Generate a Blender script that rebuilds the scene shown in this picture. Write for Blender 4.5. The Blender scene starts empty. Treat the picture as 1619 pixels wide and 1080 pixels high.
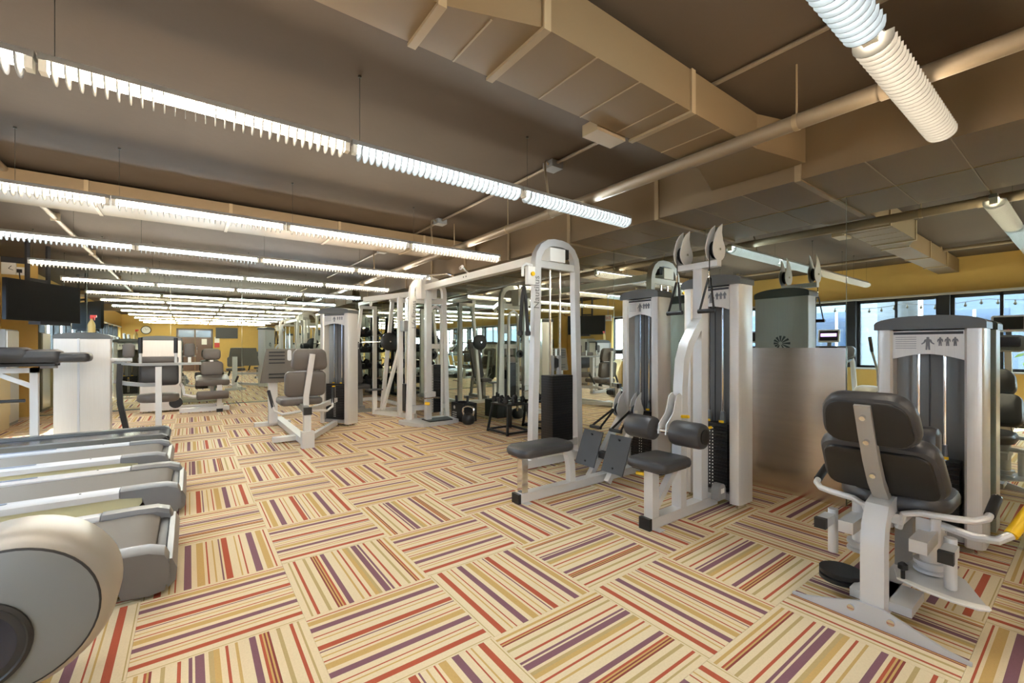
import bpy, bmesh, math, random
from mathutils import Vector, Matrix
random.seed(4)
scn = bpy.context.scene
C = scn.collection
# ------------------------------------------------------------------ camera
YAW = 0.6353
cam_d = bpy.data.cameras.new('camera'); cam = bpy.data.objects.new('camera', cam_d); C.objects.link(cam)
cam.location = (0, 0, 1.229); cam.rotation_euler = (math.pi/2, 0, -YAW)
cam_d.sensor_width = 36; cam_d.lens = 690.4/1619*36; cam_d.shift_x = 0.0005; cam_d.shift_y = 8.6/1619
cam_d.clip_start = 0.02; cam_d.clip_end = 300
scn.camera = cam
# ------------------------------------------------------------------ world, sun, exposure
w = bpy.data.worlds.new('sky'); scn.world = w; w.use_nodes = True
bg = w.node_tree.nodes['Background']; bg.inputs[0].default_value = (0.72, 0.84, 1.0, 1); bg.inputs[1].default_value = 7.0
sun_d = bpy.data.lights.new('sun', 'SUN'); sun_d.energy = 6.0; sun_d.angle = 0.01; sun_d.color = (1, .95, .86)
sun = bpy.data.objects.new('sun', sun_d); C.objects.link(sun)
sun.rotation_euler = Vector((1, .25, -1.75)).to_track_quat('-Z', 'Y').to_euler()
scn.view_settings.view_transform = 'Standard'; scn.view_settings.look = 'None'
scn.view_settings.exposure = 2.25; scn.view_settings.gamma = 1.0; scn.view_settings.use_curve_mapping = False
LAMP = 22.0
# ------------------------------------------------------------------ materials
def lin(c):
    return tuple(((v/255)/12.92 if v/255 <= .04045 else ((v/255+.055)/1.055)**2.4) for v in c)
MATS = {}
def mat(name, rgb, rough=.5, metal=0., bump=0., bscale=200., var=0., vscale=6., stretch=None, **kw):
    m = bpy.data.materials.new(name); m.use_nodes = True; nt = m.node_tree; N = nt.nodes; L = nt.links
    b = N['Principled BSDF']; col = (*lin(rgb), 1)
    b.inputs['Base Color'].default_value = col; b.inputs['Roughness'].default_value = rough; b.inputs['Metallic'].default_value = metal
    for k, v in kw.items(): b.inputs[k].default_value = v
    if bump or var:
        tc = N.new('ShaderNodeTexCoord'); mp = N.new('ShaderNodeMapping'); L.new(tc.outputs['Object'], mp.inputs[0])
        if stretch: mp.inputs['Scale'].default_value = stretch
    if var:
        n = N.new('ShaderNodeTexNoise'); n.inputs['Scale'].default_value = vscale; n.inputs['Detail'].default_value = 5
        L.new(mp.outputs[0], n.inputs['Vector'])
        mx = N.new('ShaderNodeMix'); mx.data_type = 'RGBA'
        mx.inputs['A'].default_value = tuple(v*(1-var) for v in col[:3])+(1,); mx.inputs['B'].default_value = tuple(min(1, v*(1+var)) for v in col[:3])+(1,)
        L.new(n.outputs['Fac'], mx.inputs['Factor']); L.new(mx.outputs['Result'], b.inputs['Base Color'])
    if bump:
        n = N.new('ShaderNodeTexNoise'); n.inputs['Scale'].default_value = bscale; n.inputs['Detail'].default_value = 3
        L.new(mp.outputs[0], n.inputs['Vector'])
        bp = N.new('ShaderNodeBump'); bp.inputs['Strength'].default_value = bump; bp.inputs['Distance'].default_value = .004
        L.new(n.outputs['Fac'], bp.inputs['Height']); L.new(bp.outputs[0], b.inputs['Normal'])
    MATS[name] = m
    return m
mat('silver', (206, 205, 203), .36, .25)
mat('white_paint', (226, 224, 218), .35)
mat('strut_grey', (158, 154, 147), .42, .25)
mat('grey_paint', (150, 150, 148), .45, .3)
mat('brushed', (212, 208, 202), .33, .35, var=.08, vscale=3, stretch=(60, 60, 1))
mat('steel_panel', (226, 216, 202), .24, 1., var=.12, vscale=2.2, stretch=(1, 1, 9))
mat('chrome', (225, 225, 225), .12, 1.)
mat('vinyl', (58, 57, 58), .38, 0, bump=.12, bscale=260)
mat('vinyl_brown', (92, 84, 78), .45, 0, bump=.12, bscale=260)
mat('black', (24, 24, 25), .45)
mat('stack', (20, 21, 23), .35, .2)
mat('cap_grey', (92, 95, 95), .35)
mat('panel_grey', (120, 120, 118), .4, .4)
mat('platform_brown', (96, 90, 82), .5)
mat('plate_dark', (74, 75, 77), .5, bump=.1, bscale=150)
mat('yellow', (244, 196, 20), .4)
mat('sticker_white', (236, 234, 226), .5)
mat('sticker_orange', (226, 120, 40), .5)
mat('print', (46, 48, 54), .6)
mat('print_grey', (112, 113, 118), .6)
mat('belt', (118, 111, 102), .7, bump=.1, bscale=300)
mat('skirt', (186, 184, 150), .45)
mat('rail', (198, 200, 204), .35, .35)
mat('rail_mark', (116, 124, 140), .6)
mat('tread_grey', (116, 118, 122), .35, .2)
mat('housing', (172, 168, 160), .38, .25, var=.05)
mat('cover_grey', (110, 113, 113), .35, .2)
mat('housing_dark', (40, 42, 52), .22)
mat('wall_yellow', (206, 172, 98), .8, bump=.06, bscale=90, var=.05)
mat('ceiling_paint', (76, 61, 44), .75, bump=.3, bscale=14, var=.16, vscale=1.4)
mat('duct_paint', (116, 96, 68), .5, .2, var=.06, vscale=3)
mat('duct_edge', (150, 130, 100), .45, .2)
mat('pipe_paint', (130, 114, 92), .45, .15)
mat('pipe_dark', (56, 54, 46), .5)
mat('mirror', (222, 230, 220), .0, 1.)
mat('mirror_edge', (150, 160, 150), .2, .6)
mat('trim_dark', (46, 46, 50), .4)
mat('trim_white', (190, 190, 188), .5)
mat('wood_door', (96, 62, 40), .35, var=.2, vscale=3, stretch=(6, 6, 1))
mat('screen', (4, 4, 5), .45)
mat('red_plastic', (206, 44, 34), .4)
mat('bottle_liquid', (232, 206, 130), .25, 0, **{'Transmission Weight': .35})
mat('concrete', (196, 192, 184), .85, var=.08)
mat('facade_a', (84, 90, 98), .8, var=.06)
mat('facade_b', (64, 76, 94), .7, var=.06)
mat('facade_glass', (36, 52, 76), .15, .3)
mat('leaf', (92, 122, 60), .6, var=.3, vscale=20)
mat('street', (70, 70, 70), .9)
mat('rope', (44, 42, 40), .8, bump=.4, bscale=90)
mat('floor_base', (170, 150, 110), .9)
mat('laminate', (232, 214, 170), .5)
mat('frosted', (238, 238, 236), .5)
for n_, c_ in (('cream', (222, 204, 168)), ('carpet_red', (178, 84, 56)), ('carpet_purple', (128, 88, 98)), ('carpet_tan', (198, 162, 98)), ('carpet_olive', (184, 160, 108)), ('carpet_maroon', (136, 62, 52))):
    mat(n_, c_, .95, bump=.5, bscale=420, var=.1, vscale=120)
def emis(name, rgb, s):
    m = bpy.data.materials.new(name); m.use_nodes = True; b = m.node_tree.nodes['Principled BSDF']
    b.inputs['Base Color'].default_value = (.8, .8, .8, 1); b.inputs['Emission Color'].default_value = (*rgb, 1); b.inputs['Emission Strength'].default_value = s
    MATS[name] = m
emis('tube_warm', (1, .86, .67), LAMP); emis('tube_cool', (.80, .93, 1), LAMP); emis('tube_neutral', (1, .94, .86), LAMP)
emis('screen_lit', (.45, .2, .75), 1.2); emis('led_red', (1, .08, .05), 3)
m = bpy.data.materials.new('baffle'); m.use_nodes = True; nt = m.node_tree
nt.nodes.remove(nt.nodes['Principled BSDF']); a = nt.nodes.new('ShaderNodeBsdfDiffuse'); t = nt.nodes.new('ShaderNodeBsdfTranslucent'); x = nt.nodes.new('ShaderNodeMixShader')
a.inputs[0].default_value = (.26, .255, .245, 1); t.inputs[0].default_value = (.22, .215, .205, 1)
nt.links.new(a.outputs[0], x.inputs[1]); nt.links.new(t.outputs[0], x.inputs[2]); nt.links.new(x.outputs[0], nt.nodes['Material Output'].inputs[0]); MATS['baffle'] = m
m = bpy.data.materials.new('glass'); m.use_nodes = True; nt = m.node_tree
nt.nodes.remove(nt.nodes['Principled BSDF']); a = nt.nodes.new('ShaderNodeBsdfTransparent'); t = nt.nodes.new('ShaderNodeBsdfGlossy'); x = nt.nodes.new('ShaderNodeMixShader')
a.inputs[0].default_value = (.93, .96, .96, 1); t.inputs[1].default_value = .02; x.inputs[0].default_value = .06
nt.links.new(a.outputs[0], x.inputs[1]); nt.links.new(t.outputs[0], x.inputs[2]); nt.links.new(x.outputs[0], nt.nodes['Material Output'].inputs[0]); MATS['glass'] = m
# ------------------------------------------------------------------ mesh helpers
XF = [Matrix.Identity(4)]
class MB:
    def __init__(s): s.bm = bmesh.new()
    def face(s, vs):
        try: return s.bm.faces.new(vs)
        except ValueError: return None
    def rings(s, rings, close=True, caps=True):
        R = [[s.bm.verts.new(p) for p in r] for r in rings]; n = len(R[0])
        for a, b in zip(R, R[1:]):
            for i in range(n if close else n-1): s.face((a[i], a[(i+1) % n], b[(i+1) % n], b[i]))
        if caps: s.face(R[0][::-1]); s.face(R[-1])
        return s
    def box(s, x0, y0, z0, x1, y1, z1):
        return s.rings([[(x0, y0, z), (x1, y0, z), (x1, y1, z), (x0, y1, z)] for z in (z0, z1)])
    def obox(s, c, u, v, n, a, b, t):
        c, u, v, n = Vector(c), Vector(u).normalized(), Vector(v).normalized(), Vector(n).normalized()
        return s.rings([[c+u*(i*a/2)+v*(j*b/2)+n*k for i, j in ((-1, -1), (1, -1), (1, 1), (-1, 1))] for k in (-t/2, t/2)])
    def beam(s, p0, p1, a, b, up=(0, 0, 1)):
        p0, p1 = Vector(p0), Vector(p1); n = (p1-p0).normalized(); up = Vector(up)
        if abs(n.dot(up)) > .95: up = Vector((0, 1, 0))
        u = n.cross(up).normalized(); v = u.cross(n)
        return s.rings([[p+u*(i*a/2)+v*(j*b/2) for i, j in ((-1, -1), (1, -1), (1, 1), (-1, 1))] for p in (p0, p1)])
    def sweep(s, pts, sec):
        # sec: list of 2d (u,v); frame transported with up hint
        pts = [Vector(p) for p in pts]; R = []; u_prev = None
        for i, p in enumerate(pts):
            t = (pts[min(i+1, len(pts)-1)]-pts[max(i-1, 0)]).normalized()
            if u_prev is None:
                up = Vector((0, 0, 1)) if abs(t.z) < .9 else Vector((0, 1, 0))
                u = t.cross(up).normalized()
            else: u = (u_prev-t*u_prev.dot(t)).normalized()
            v = u.cross(t); u_prev = u
            k = 1.0
            if 0 < i < len(pts)-1:
                c = (pts[i]-pts[i-1]).normalized().dot((pts[i+1]-pts[i]).normalized()); k = 1/max(.7, math.sqrt(max(.01, (1+c)/2)))
            R.append([p+u*a+v*b*(k if 0 else 1) for a, b in sec])
        return s.rings(R)
    def tube(s, pts, r, n=10):
        return s.sweep(pts, [(r*math.cos(2*math.pi*i/n), r*math.sin(2*math.pi*i/n)) for i in range(n)])
    def rtube(s, pts, a, b):
        return s.sweep(pts, [(-a/2, -b/2), (a/2, -b/2), (a/2, b/2), (-a/2, b/2)])
    def cyl(s, p0, p1, r, r1=None, n=14):
        r1 = r if r1 is None else r1; p0, p1 = Vector(p0), Vector(p1); d = (p1-p0).normalized()
        u = d.orthogonal().normalized(); v = d.cross(u)
        return s.rings([[p+(u*math.cos(2*math.pi*i/n)+v*math.sin(2*math.pi*i/n))*q for i in range(n)] for p, q in ((p0, r), (p1, r1))])
    def lathe(s, c, d, prof, n=20):
        c, d = Vector(c), Vector(d).normalized(); u = d.orthogonal().normalized(); v = d.cross(u)
        return s.rings([[c+d*h+(u*math.cos(2*math.pi*i/n)+v*math.sin(2*math.pi*i/n))*max(r, .0005) for i in range(n)] for r, h in prof])
    def prism(s, pts, ax, a0, a1):
        f = {'x': lambda p, a: (a, p[0], p[1]), 'y': lambda p, a: (p[0], a, p[1]), 'z': lambda p, a: (p[0], p[1], a)}[ax]
        return s.rings([[f(p, a) for p in pts] for a in (a0, a1)])
    def pad(s, c, u, v, w, h, t, rad=.05, e=.02, taper=1.0):
        c, u, v = Vector(c), Vector(u).normalized(), Vector(v).normalized(); n = u.cross(v).normalized(); v = n.cross(u)
        R = []
        for k, ins in ((-t/2, e), (-t/2+e*.35, e*.3), (-t/2+e, 0), (t/2-e, 0), (t/2-e*.35, e*.3), (t/2, e)):
            ww, hh, r = w-2*ins, h-2*ins, max(rad-ins, .004)
            R.append([c+u*(x*(1+(taper-1)*(y/h+.5)))+v*y+n*k for x, y in rrect(ww, hh, r)])
        return s.rings(R)
    def done(s, name, m, parent=None, label=None, kind=None, smooth=True):
        bm = s.bm
        bmesh.ops.recalc_face_normals(bm, faces=bm.faces)
        M = XF[0]
        if parent is not None:
            r = parent
            while r.parent: r = r.parent
            M = Matrix.Translation(-Vector(r.location)) @ M
        bm.transform(M)
        if smooth:
            for f in bm.faces: f.smooth = True
            for e in bm.edges:
                if len(e.link_faces) != 2 or e.calc_face_angle(0) > .55: e.smooth = False
        me = bpy.data.meshes.new(name); bm.to_mesh(me); bm.free()
        me.materials.append(MATS[m] if isinstance(m, str) else m)
        o = bpy.data.objects.new(name, me); C.objects.link(o)
        if parent is not None: o.parent = parent
        if label: o['label'] = label
        if kind: o['kind'] = kind
        return o
def rrect(w, h, r, k=5):
    r = min(r, w/2-.001, h/2-.001); out = []
    for cx, cy, a0 in ((w/2-r, h/2-r, 0), (-w/2+r, h/2-r, 90), (-w/2+r, -h/2+r, 180), (w/2-r, -h/2+r, 270)):
        for i in range(k+1):
            a = math.radians(a0+90*i/k); out.append((cx+r*math.cos(a), cy+r*math.sin(a)))
    return out
def arc(cx, cy, r, a0, a1, n=10, ry=None):
    ry = r if ry is None else ry
    return [(cx+r*math.cos(math.radians(a0+(a1-a0)*i/n)), cy+ry*math.sin(math.radians(a0+(a1-a0)*i/n))) for i in range(n+1)]
def thing(name, label, cat, loc, group=None):
    o = bpy.data.objects.new(name, None); C.objects.link(o); o.location = loc; o.empty_display_size = .1
    o['label'] = label; o['category'] = cat
    if group: o['group'] = group
    return o
def tag(o, label, cat, group=None):
    o['label'] = label; o['category'] = cat
    if group: o['group'] = group
    return o
def struct(o): o['kind'] = 'structure'; return o
def dup(root, delta, label, group=None):
    r = root.copy(); C.objects.link(r); r.location = Vector(root.location)+Vector(delta); r['label'] = label
    if group: r['group'] = group
    for ch in list(root.children):
        c = ch.copy(); C.objects.link(c); c.parent = r
        for g in ch.children:
            d = g.copy(); C.objects.link(d); d.parent = c
    return r
def text(body, size, m, parent, M, name='lettering', ext=.001):
    cu = bpy.data.curves.new(name, 'FONT'); cu.body = body; cu.size = size; cu.extrude = ext; cu.align_x = 'CENTER'; cu.align_y = 'CENTER'
    tmp = bpy.data.objects.new('tmp_text', cu); C.objects.link(tmp)
    dg = bpy.context.evaluated_depsgraph_get(); me = bpy.data.meshes.new_from_object(tmp.evaluated_get(dg))
    bpy.data.objects.remove(tmp); r = parent
    while r.parent: r = r.parent
    me.transform(Matrix.Translation(-Vector(r.location)) @ XF[0] @ M); me.name = name
    me.materials.clear(); me.materials.append(MATS[m])
    o = bpy.data.objects.new(name, me); C.objects.link(o); o.parent = parent
    return o
def frame(origin, u, v):
    u, v = Vector(u).normalized(), Vector(v).normalized(); n = u.cross(v)
    M = Matrix((u, v, n)).transposed().to_4x4(); M.translation = Vector(origin); return M
X, Y, Z = Vector((1, 0, 0)), Vector((0, 1, 0)), Vector((0, 0, 1))
# ------------------------------------------------------------------ room shell
XW, XM, YB, YR, ZC = -2.6, 4.05, 11.2, -5.2, 2.78
floor = struct(MB().box(XW-.2, YR-.2, -.12, XM+.2, YB+.2, -.006).done('floor', 'floor_base'))
S6 = .6096; TX, TY = .4206, 2.1416
pat_a = [('cream', 8), ('carpet_olive', 5), ('cream', 36), ('carpet_red', 30), ('cream', 30), ('carpet_tan', 8), ('cream', 18), ('carpet_red', 7), ('cream', 34), ('carpet_purple', 34), ('cream', 26), ('carpet_tan', 36), ('cream', 14), ('carpet_red', 8), ('cream', 26), ('carpet_tan', 8), ('cream', 26), ('carpet_purple', 8), ('cream', 10), ('carpet_red', 32), ('cream', 40), ('carpet_tan', 8), ('cream', 20), ('carpet_red', 8), ('cream', 36), ('carpet_purple', 36), ('cream', 22), ('carpet_tan', 34), ('cream', 12), ('carpet_red', 8), ('cream', 22)]
pat_b = [('cream', 16), ('carpet_olive', 5), ('cream', 10), ('carpet_red', 8), ('cream', 22), ('carpet_olive', 9), ('cream', 16), ('carpet_maroon', 5), ('carpet_tan', 4), ('carpet_maroon', 4), ('carpet_tan', 4), ('carpet_red', 6), ('cream', 8), ('carpet_purple', 14), ('cream', 24), ('carpet_tan', 6), ('cream', 14), ('carpet_red', 6), ('cream', 12), ('carpet_tan', 12), ('carpet_olive', 10), ('cream', 8), ('carpet_purple', 18), ('cream', 5), ('carpet_purple', 7), ('cream', 14), ('carpet_red', 7), ('cream', 22), ('carpet_olive', 8), ('cream', 16), ('carpet_maroon', 5), ('carpet_tan', 4), ('carpet_red', 5), ('cream', 10), ('carpet_tan', 8), ('cream', 12)]
def tile_mesh(pat, nm):
    tot = sum(q for _, q in pat); h = S6/2-.0006; names = []; bm = bmesh.new(); y = -h
    for c, q in pat:
        if c not in names: names.append(c)
        y1 = y+q/tot*2*h
        f = bm.faces.new([bm.verts.new(p) for p in ((-h, y, 0), (h, y, 0), (h, y1, 0), (-h, y1, 0))]); f.material_index = names.index(c); y = y1
    for p in (((-h, -h), (-h, h)), ((h, h), (h, -h)), ((h, -h), (-h, -h)), ((-h, h), (h, h))):
        bm.faces.new([bm.verts.new((*p[0], 0)), bm.verts.new((*p[1], 0)), bm.verts.new((*p[1], -.006)), bm.verts.new((*p[0], -.006))])
    me = bpy.data.meshes.new(nm); bm.to_mesh(me); bm.free()
    for c in names: me.materials.append(MATS[c])
    return me
TM = [tile_mesh(pat_a, 'carpet_tile_wide'), tile_mesh(pat_b, 'carpet_tile_fine')]
for i in range(-5, 6):
    for j in range(-12, 15):
        x, y = TX+(i+.5)*S6, TY+(j+.5)*S6
        if y > YB+.3 or y < YR-.3: continue
        t = bpy.data.objects.new('carpet_tile', TM[0 if (i*7+j*3) % 5 else 1] if (i+2*j) % 3 else TM[1]); C.objects.link(t)
        t.parent = floor; t.location = (x, y, 0)
        t.rotation_euler.z = (0 if (i+j) % 2 else math.pi/2)+math.pi*((i*5+j*11) % 3 == 0)
ceil = struct(MB().box(XW-.2, YR-.2, ZC, XM+.2, YB+.2, ZC+.15).done('ceiling', 'ceiling_paint'))
# window wall (left): solid bands + posts, real openings
posts = [(-5.2, -4.9), (-3.76, -3.62), (-2.42, -2.28), (-1.08, -.94), (.26, .40), (1.60, 1.74), (2.94, 3.08), (4.28, 4.42), (5.62, 5.76), (6.96, 7.10), (8.30, 8.44), (9.2, 11.3)]
ZS, ZH = .82, 2.15
wm = MB(); wm.box(XW-.18, YR-.2, -.1, XW, YB+.2, ZS); wm.box(XW-.18, YR-.2, ZH, XW, YB+.2, ZC)
wm.box(XW-.18, 9.2, ZS, XW, YB+.2, ZH); wm.box(XW-.18, YR-.2, ZS, XW, -4.9, ZH)
wl = struct(wm.done('wall_left', 'wall_yellow'))
for k in range(len(posts)-1):
    y0, y1 = posts[k][1], posts[k+1][0]
    win = struct(MB().box(XW-.115, y0, ZS, XW-.109, y1, ZH).done('window_%d' % (k+1), 'glass'))
    fr = MB()
    for a, b, c, d in ((y0, y0+.05, ZS, ZH), (y1-.05, y1, ZS, ZH), (y0, y1, ZS, ZS+.05), (y0, y1, ZH-.06, ZH), ((y0+y1)/2-.02, (y0+y1)/2+.02, ZS, ZH)): fr.box(XW-.14, a, c, XW-.09, b, d)
    fr.done('window_frame', 'trim_dark', win)
    MB().box(XW-.1, y0, ZS-.03, XW+.04, y1, ZS).done('window_sill', 'trim_white', win)
    if k < len(posts)-2: MB().box(XW-.16, y1, ZS, XW+.01, posts[k+1][1], ZH).done('window_post', 'trim_dark', win)
struct(MB().box(XW, -4.9, ZH-.005, XW+.05, 9.2, ZH+.03).done('trim_1', 'trim_white'))
# right wall and its mirror panels
wr = struct(MB().box(XM+.012, YR-.2, -.1, XM+.2, YB+.2, ZC).done('wall_right', 'wall_yellow'))
y = 1.17; ys = [y+1.138*k for k in range(-6, 9)]; ys = [v for v in ys if YR < v < YB-.2]
ys = [YR+.02]+ys+[YB-.012]
for a, b in zip(ys, ys[1:]):
    p = MB().box(XM, a+.002, .012, XM+.01, b-.002, 2.376).done('mirror_panel', 'mirror', wr)
    MB().box(XM+.002, b-.004, .012, XM+.0115, b+.004, 2.376).done('mirror_joint', 'mirror_edge', p)
MB().box(XM-.004, YR, .0, XM+.011, 1.165, .012).done('mirror_channel', 'chrome', wr)
# back wall and its mirror panels
wb = struct(MB().box(XW-.2, YB+.012, -.1, XM+.2, YB+.2, ZC).done('wall_back', 'wall_yellow'))
xs = [-2.16, -1.534, -.306, .922, 2.15, 3.378, XM-.002]
for a, b in zip(xs, xs[1:]):
    p = MB().box(a+.002, YB, .02, b-.002, YB+.01, ZC-.01).done('mirror_panel', 'mirror', wb)
    MB().box(b-.004, YB+.002, .02, b+.004, YB+.0115, ZC-.01).done('mirror_joint', 'mirror_edge', p)
struct(MB().box(-2.16, YB-.004, 0, XM, YB+.011, .02).done('baseboard_back', 'mirror_edge'))
struct(MB().box(XW, YB-.02, ZC-.1, -2.16, YB+.011, ZC).done('dark_band_back', 'trim_dark'))  # dark strip along the wall top, left of the mirror
# rear wall behind the camera with double door
wre = struct(MB().box(XW-.2, YR-.2, -.1, XM+.2, YR, ZC).done('wall_rear', 'wall_yellow'))
door = struct(MB().box(-.53, YR, 0, -.48, YR+.05, 2.16).box(.93, YR, 0, .98, YR+.05, 2.16).box(-.53, YR, 2.11, .98, YR+.05, 2.16).done('door_1', 'trim_dark'))
for a, b in ((-.48, .22), (.23, .93)):
    lf = MB().box(a, YR+.005, .01, b, YR+.04, 2.11).done('door_leaf', 'wood_door', door)
    MB().box(a+.03, YR+.04, 1.72, b-.03, YR+.045, 2.08).done('door_glazing', 'facade_glass', lf)
    MB().tube([(b-.08 if a < 0 else a+.08, YR+.05, .9), (b-.08 if a < 0 else a+.08, YR+.09, .95), (b-.08 if a < 0 else a+.08, YR+.09, 1.25), (b-.08 if a < 0 else a+.08, YR+.05, 1.3)], .01).done('door_handle', 'chrome', lf)
tag(MB().box(.5, YR+.046, 1.35, .72, YR+.049, 1.64).done('paper_notice', 'sticker_white'), 'white paper notice taped on the brown double door', 'notice')
t = thing('wall_notice', 'white and red notice on yellow wall beside the brown door', 'notice', (1.15, YR, 1.2))
MB().box(1.05, YR+.001, 1.45, 1.27, YR+.006, 1.75).done('upper_sheet', 'sticker_white', t); MB().box(1.05, YR+.001, 1.2, 1.27, YR+.006, 1.44).done('lower_sheet', 'red_plastic', t)
t = thing('wall_clock', 'round white wall clock with black rim near the treadmill consoles', 'clock', (-1.7, YR, 2.05))
MB().lathe((-1.7, YR+.001, 2.05), Y, [(.2, 0), (.2, .03), (.17, .035), (.17, .012), (0, .012)], 28).done('rim', 'black', t)
MB().cyl((-1.7, YR+.012, 2.05), (-1.7, YR+.016, 2.05), .17, n=28).done('dial', 'sticker_white', t)
MB().beam((-1.7, YR+.02, 2.05), (-1.62, YR+.02, 2.1), .008, .004, Y).beam((-1.7, YR+.02, 2.05), (-1.75, YR+.02, 2.17), .008, .004, Y).done('hand', 'black', t)
# steel kick panel on the mirror
tag(MB().box(XM-.02, 1.17, 0, XM-.004, 2.39, 1.222).done('steel_panel', 'steel_panel'), 'brushed stainless steel sheet covering the lower mirror beside the pulldown machine', 'steel panel')
# ------------------------------------------------------------------ ceiling services
def flange(mb, x0, y0, z0, x1, y1, z1): return mb.box(x0, y0, z0, x1, y1, z1)
B = 1.229
t = thing('air_duct', 'bronze painted rectangular branch duct crossing the ceiling overhead, widening in the middle', 'duct', (1.5, 1.6, B+1.28))
z0, z1 = B+1.28, ZC-.045
MB().rings([[(-2.5, y, z) for y, z in ((1.47, z0), (1.73, z0), (1.73, z1), (1.47, z1))], [(.757, y, z) for y, z in ((1.47, z0), (1.73, z0), (1.73, z1), (1.47, z1))],
            [(1.152, y, z) for y, z in ((1.33, z0), (1.73, z0), (1.73, z1), (1.33, z1))], [(2.95, y, z) for y, z in ((1.33, z0), (1.73, z0), (1.73, z1), (1.33, z1))]]).done('casing', 'duct_paint', t, smooth=False)
for x, ya in ((.757, 1.47), (1.152, 1.33), (2.2, 1.33), (-.4, 1.47), (-1.5, 1.47)):
    MB().box(x-.018, ya-.012, z0-.014, x+.018, 1.742, z0).box(x-.018, ya-.012, z0, x+.018, ya, z1).done('flange', 'duct_edge', t)
for x in (.95, 1.45, 1.75, 2.05, 2.5): MB().box(x-.004, 1.33 if x > 1.1 else 1.42, z0-.003, x+.004, 1.73, z0).done('seam', 'duct_edge', t)
MB().rings([[(2.95, y, z) for y, z in ((1.33, z0), (1.73, z0), (1.73, z1), (1.33, z1))], [(3.362, y, z) for y, z in ((1.2, z0-.03), (1.86, z0-.03), (1.86, z1), (1.2, z1))]]).done('takeoff', 'duct_paint', t, smooth=False)
MB().box(1.9, 1.74, z0-.02, 2.15, 1.86, z0+.05).done('junction_box', 'duct_edge', t)
t = thing('air_duct', 'long bronze main duct running above the right hand mirror wall', 'duct', (3.7, 3, B+1.15))
z0 = B+1.15
MB().box(3.38, YR+.01, z0, XM-.001, 10.9, ZC-.03).done('casing', 'duct_paint', t, smooth=False)
for k in range(14):
    y = -4.4+k*1.13
    MB().box(3.368, y-.02, z0-.012, XM-.002, y+.02, z0).box(3.366, y-.02, z0, 3.38, y+.02, ZC-.03).done('flange', 'duct_edge', t)
    for q in (.38, .76): MB().box(3.376, y+q-.003, z0-.003, XM-.002, y+q+.003, z0).done('seam', 'duct_edge', t)
t = thing('air_duct', 'flat bronze cross duct behind the second lamp row', 'duct', (0, 5.9, B+1.4))
MB().box(-2.55, 5.45, B+1.4, 3.36, 6.3, ZC-.045).done('casing', 'duct_paint', t, smooth=False)
for x in (-1.9, -.75, .35, 1.45, 2.55): MB().box(x-.015, 5.44, B+1.39, x+.015, 6.31, B+1.4).box(x-.015, 5.438, B+1.4, x+.015, 5.45, ZC-.045).done('flange', 'duct_edge', t)
t = thing('sprinkler_pipe', 'thick beige pipe hung under the ceiling along the main duct', 'pipe', (2.68, 2, B+1.232))
MB().cyl((2.68, YR+.01, B+1.232), (2.68, 10.8, B+1.232), .042, n=16).done('pipe_run', 'pipe_paint', t)
for y in (-2.5, .6, 3.05, 5.0, 7.6): MB().cyl((2.68, y-.04, B+1.232), (2.68, y+.04, B+1.232), .047, n=16).done('coupling', 'pipe_paint', t)
for y in (-1, 1.0, 3.7, 4.85, 8.5): MB().cyl((2.68, y, B+1.27), (2.68, y, ZC-.001), .005, n=6).lathe((2.68, y-.012, B+1.232), Y, [(.042, 0), (.0455, 0), (.0455, .024), (.042, .024)], 14).done('hanger', 'duct_edge', t)
t = thing('wall_pipe', 'thin beige pipe at the ceiling over the treadmills', 'pipe', (-1.25, 3, ZC-.06))
MB().cyl((-1.25, YR+.01, ZC-.06), (-1.25, YB-.02, ZC-.06), .026, n=12).done('pipe_run', 'pipe_paint', t)
for y in (1.5, 4.6, 7.2, 9.6): MB().box(-1.29, y-.015, ZC-.09, -1.21, y+.015, ZC-.001).done('bracket', 'duct_edge', t)
t = thing('conduit', 'slim electrical conduit with junction boxes on the ceiling above the lamps', 'conduit', (2.46, 3, ZC-.02))
MB().cyl((2.46, YR+.01, ZC-.02), (2.46, 10.2, ZC-.02), .013, n=8).done('conduit_run', 'pipe_paint', t)
for y in (.7, 2.75, 4.8, 6.8):
    bx = MB().box(2.40, y-.06, ZC-.06, 2.52, y+.06, ZC-.001).done('junction_box', 'grey_paint', t)
    MB().tube([(2.42, y, ZC-.04), (2.36, y-.03, ZC-.02), (2.31, y-.07, ZC-.06), (2.29, y-.1, ZC-.16), (2.29, y-.14, ZC-.37)], .009, 8).done('flex_lead', 'pipe_paint', bx)
# ------------------------------------------------------------------ strip lights
def baffle_bm(mb, x, y, z, t=.0035):
    pts = [(-.062, .012)]+[(.062*math.cos(math.radians(a)), -.012-.045*math.sin(math.radians(a))) for a in range(180, -1, -18)]+[(.062, .012)]
    return mb.prism([(y+p, z+q) for p, q in pts], 'x', x-t/2, x+t/2)
ROWS = [(-3.5, 'row farthest behind camera'), (-1.5, 'row just behind camera'), (.5, 'row nearest camera'), (2.524, 'second row'), (4.552, 'third row'),
        (6.479, 'fourth row'), (8.356, 'fifth row'), (10.15, 'row nearest back mirror')]
TONE = {0: 'wwww', 1: 'wwnw', 2: 'nnnw', 3: 'nwcc', 4: 'wwww', 5: 'ccww', 6: 'wnnw', 7: 'wwcc'}
TONE[2] = 'nwcw'
ZT = B+1.137-.018; XL = [-1.71, -.49, .733, 1.955]; LN = 1.22
TN = {'w': ('tube_warm', 'warm white'), 'c': ('tube_cool', 'cool white'), 'n': ('tube_neutral', 'neutral white')}
ORD = ['first', 'second', 'third', 'fourth']
bmesh_share = None
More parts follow.
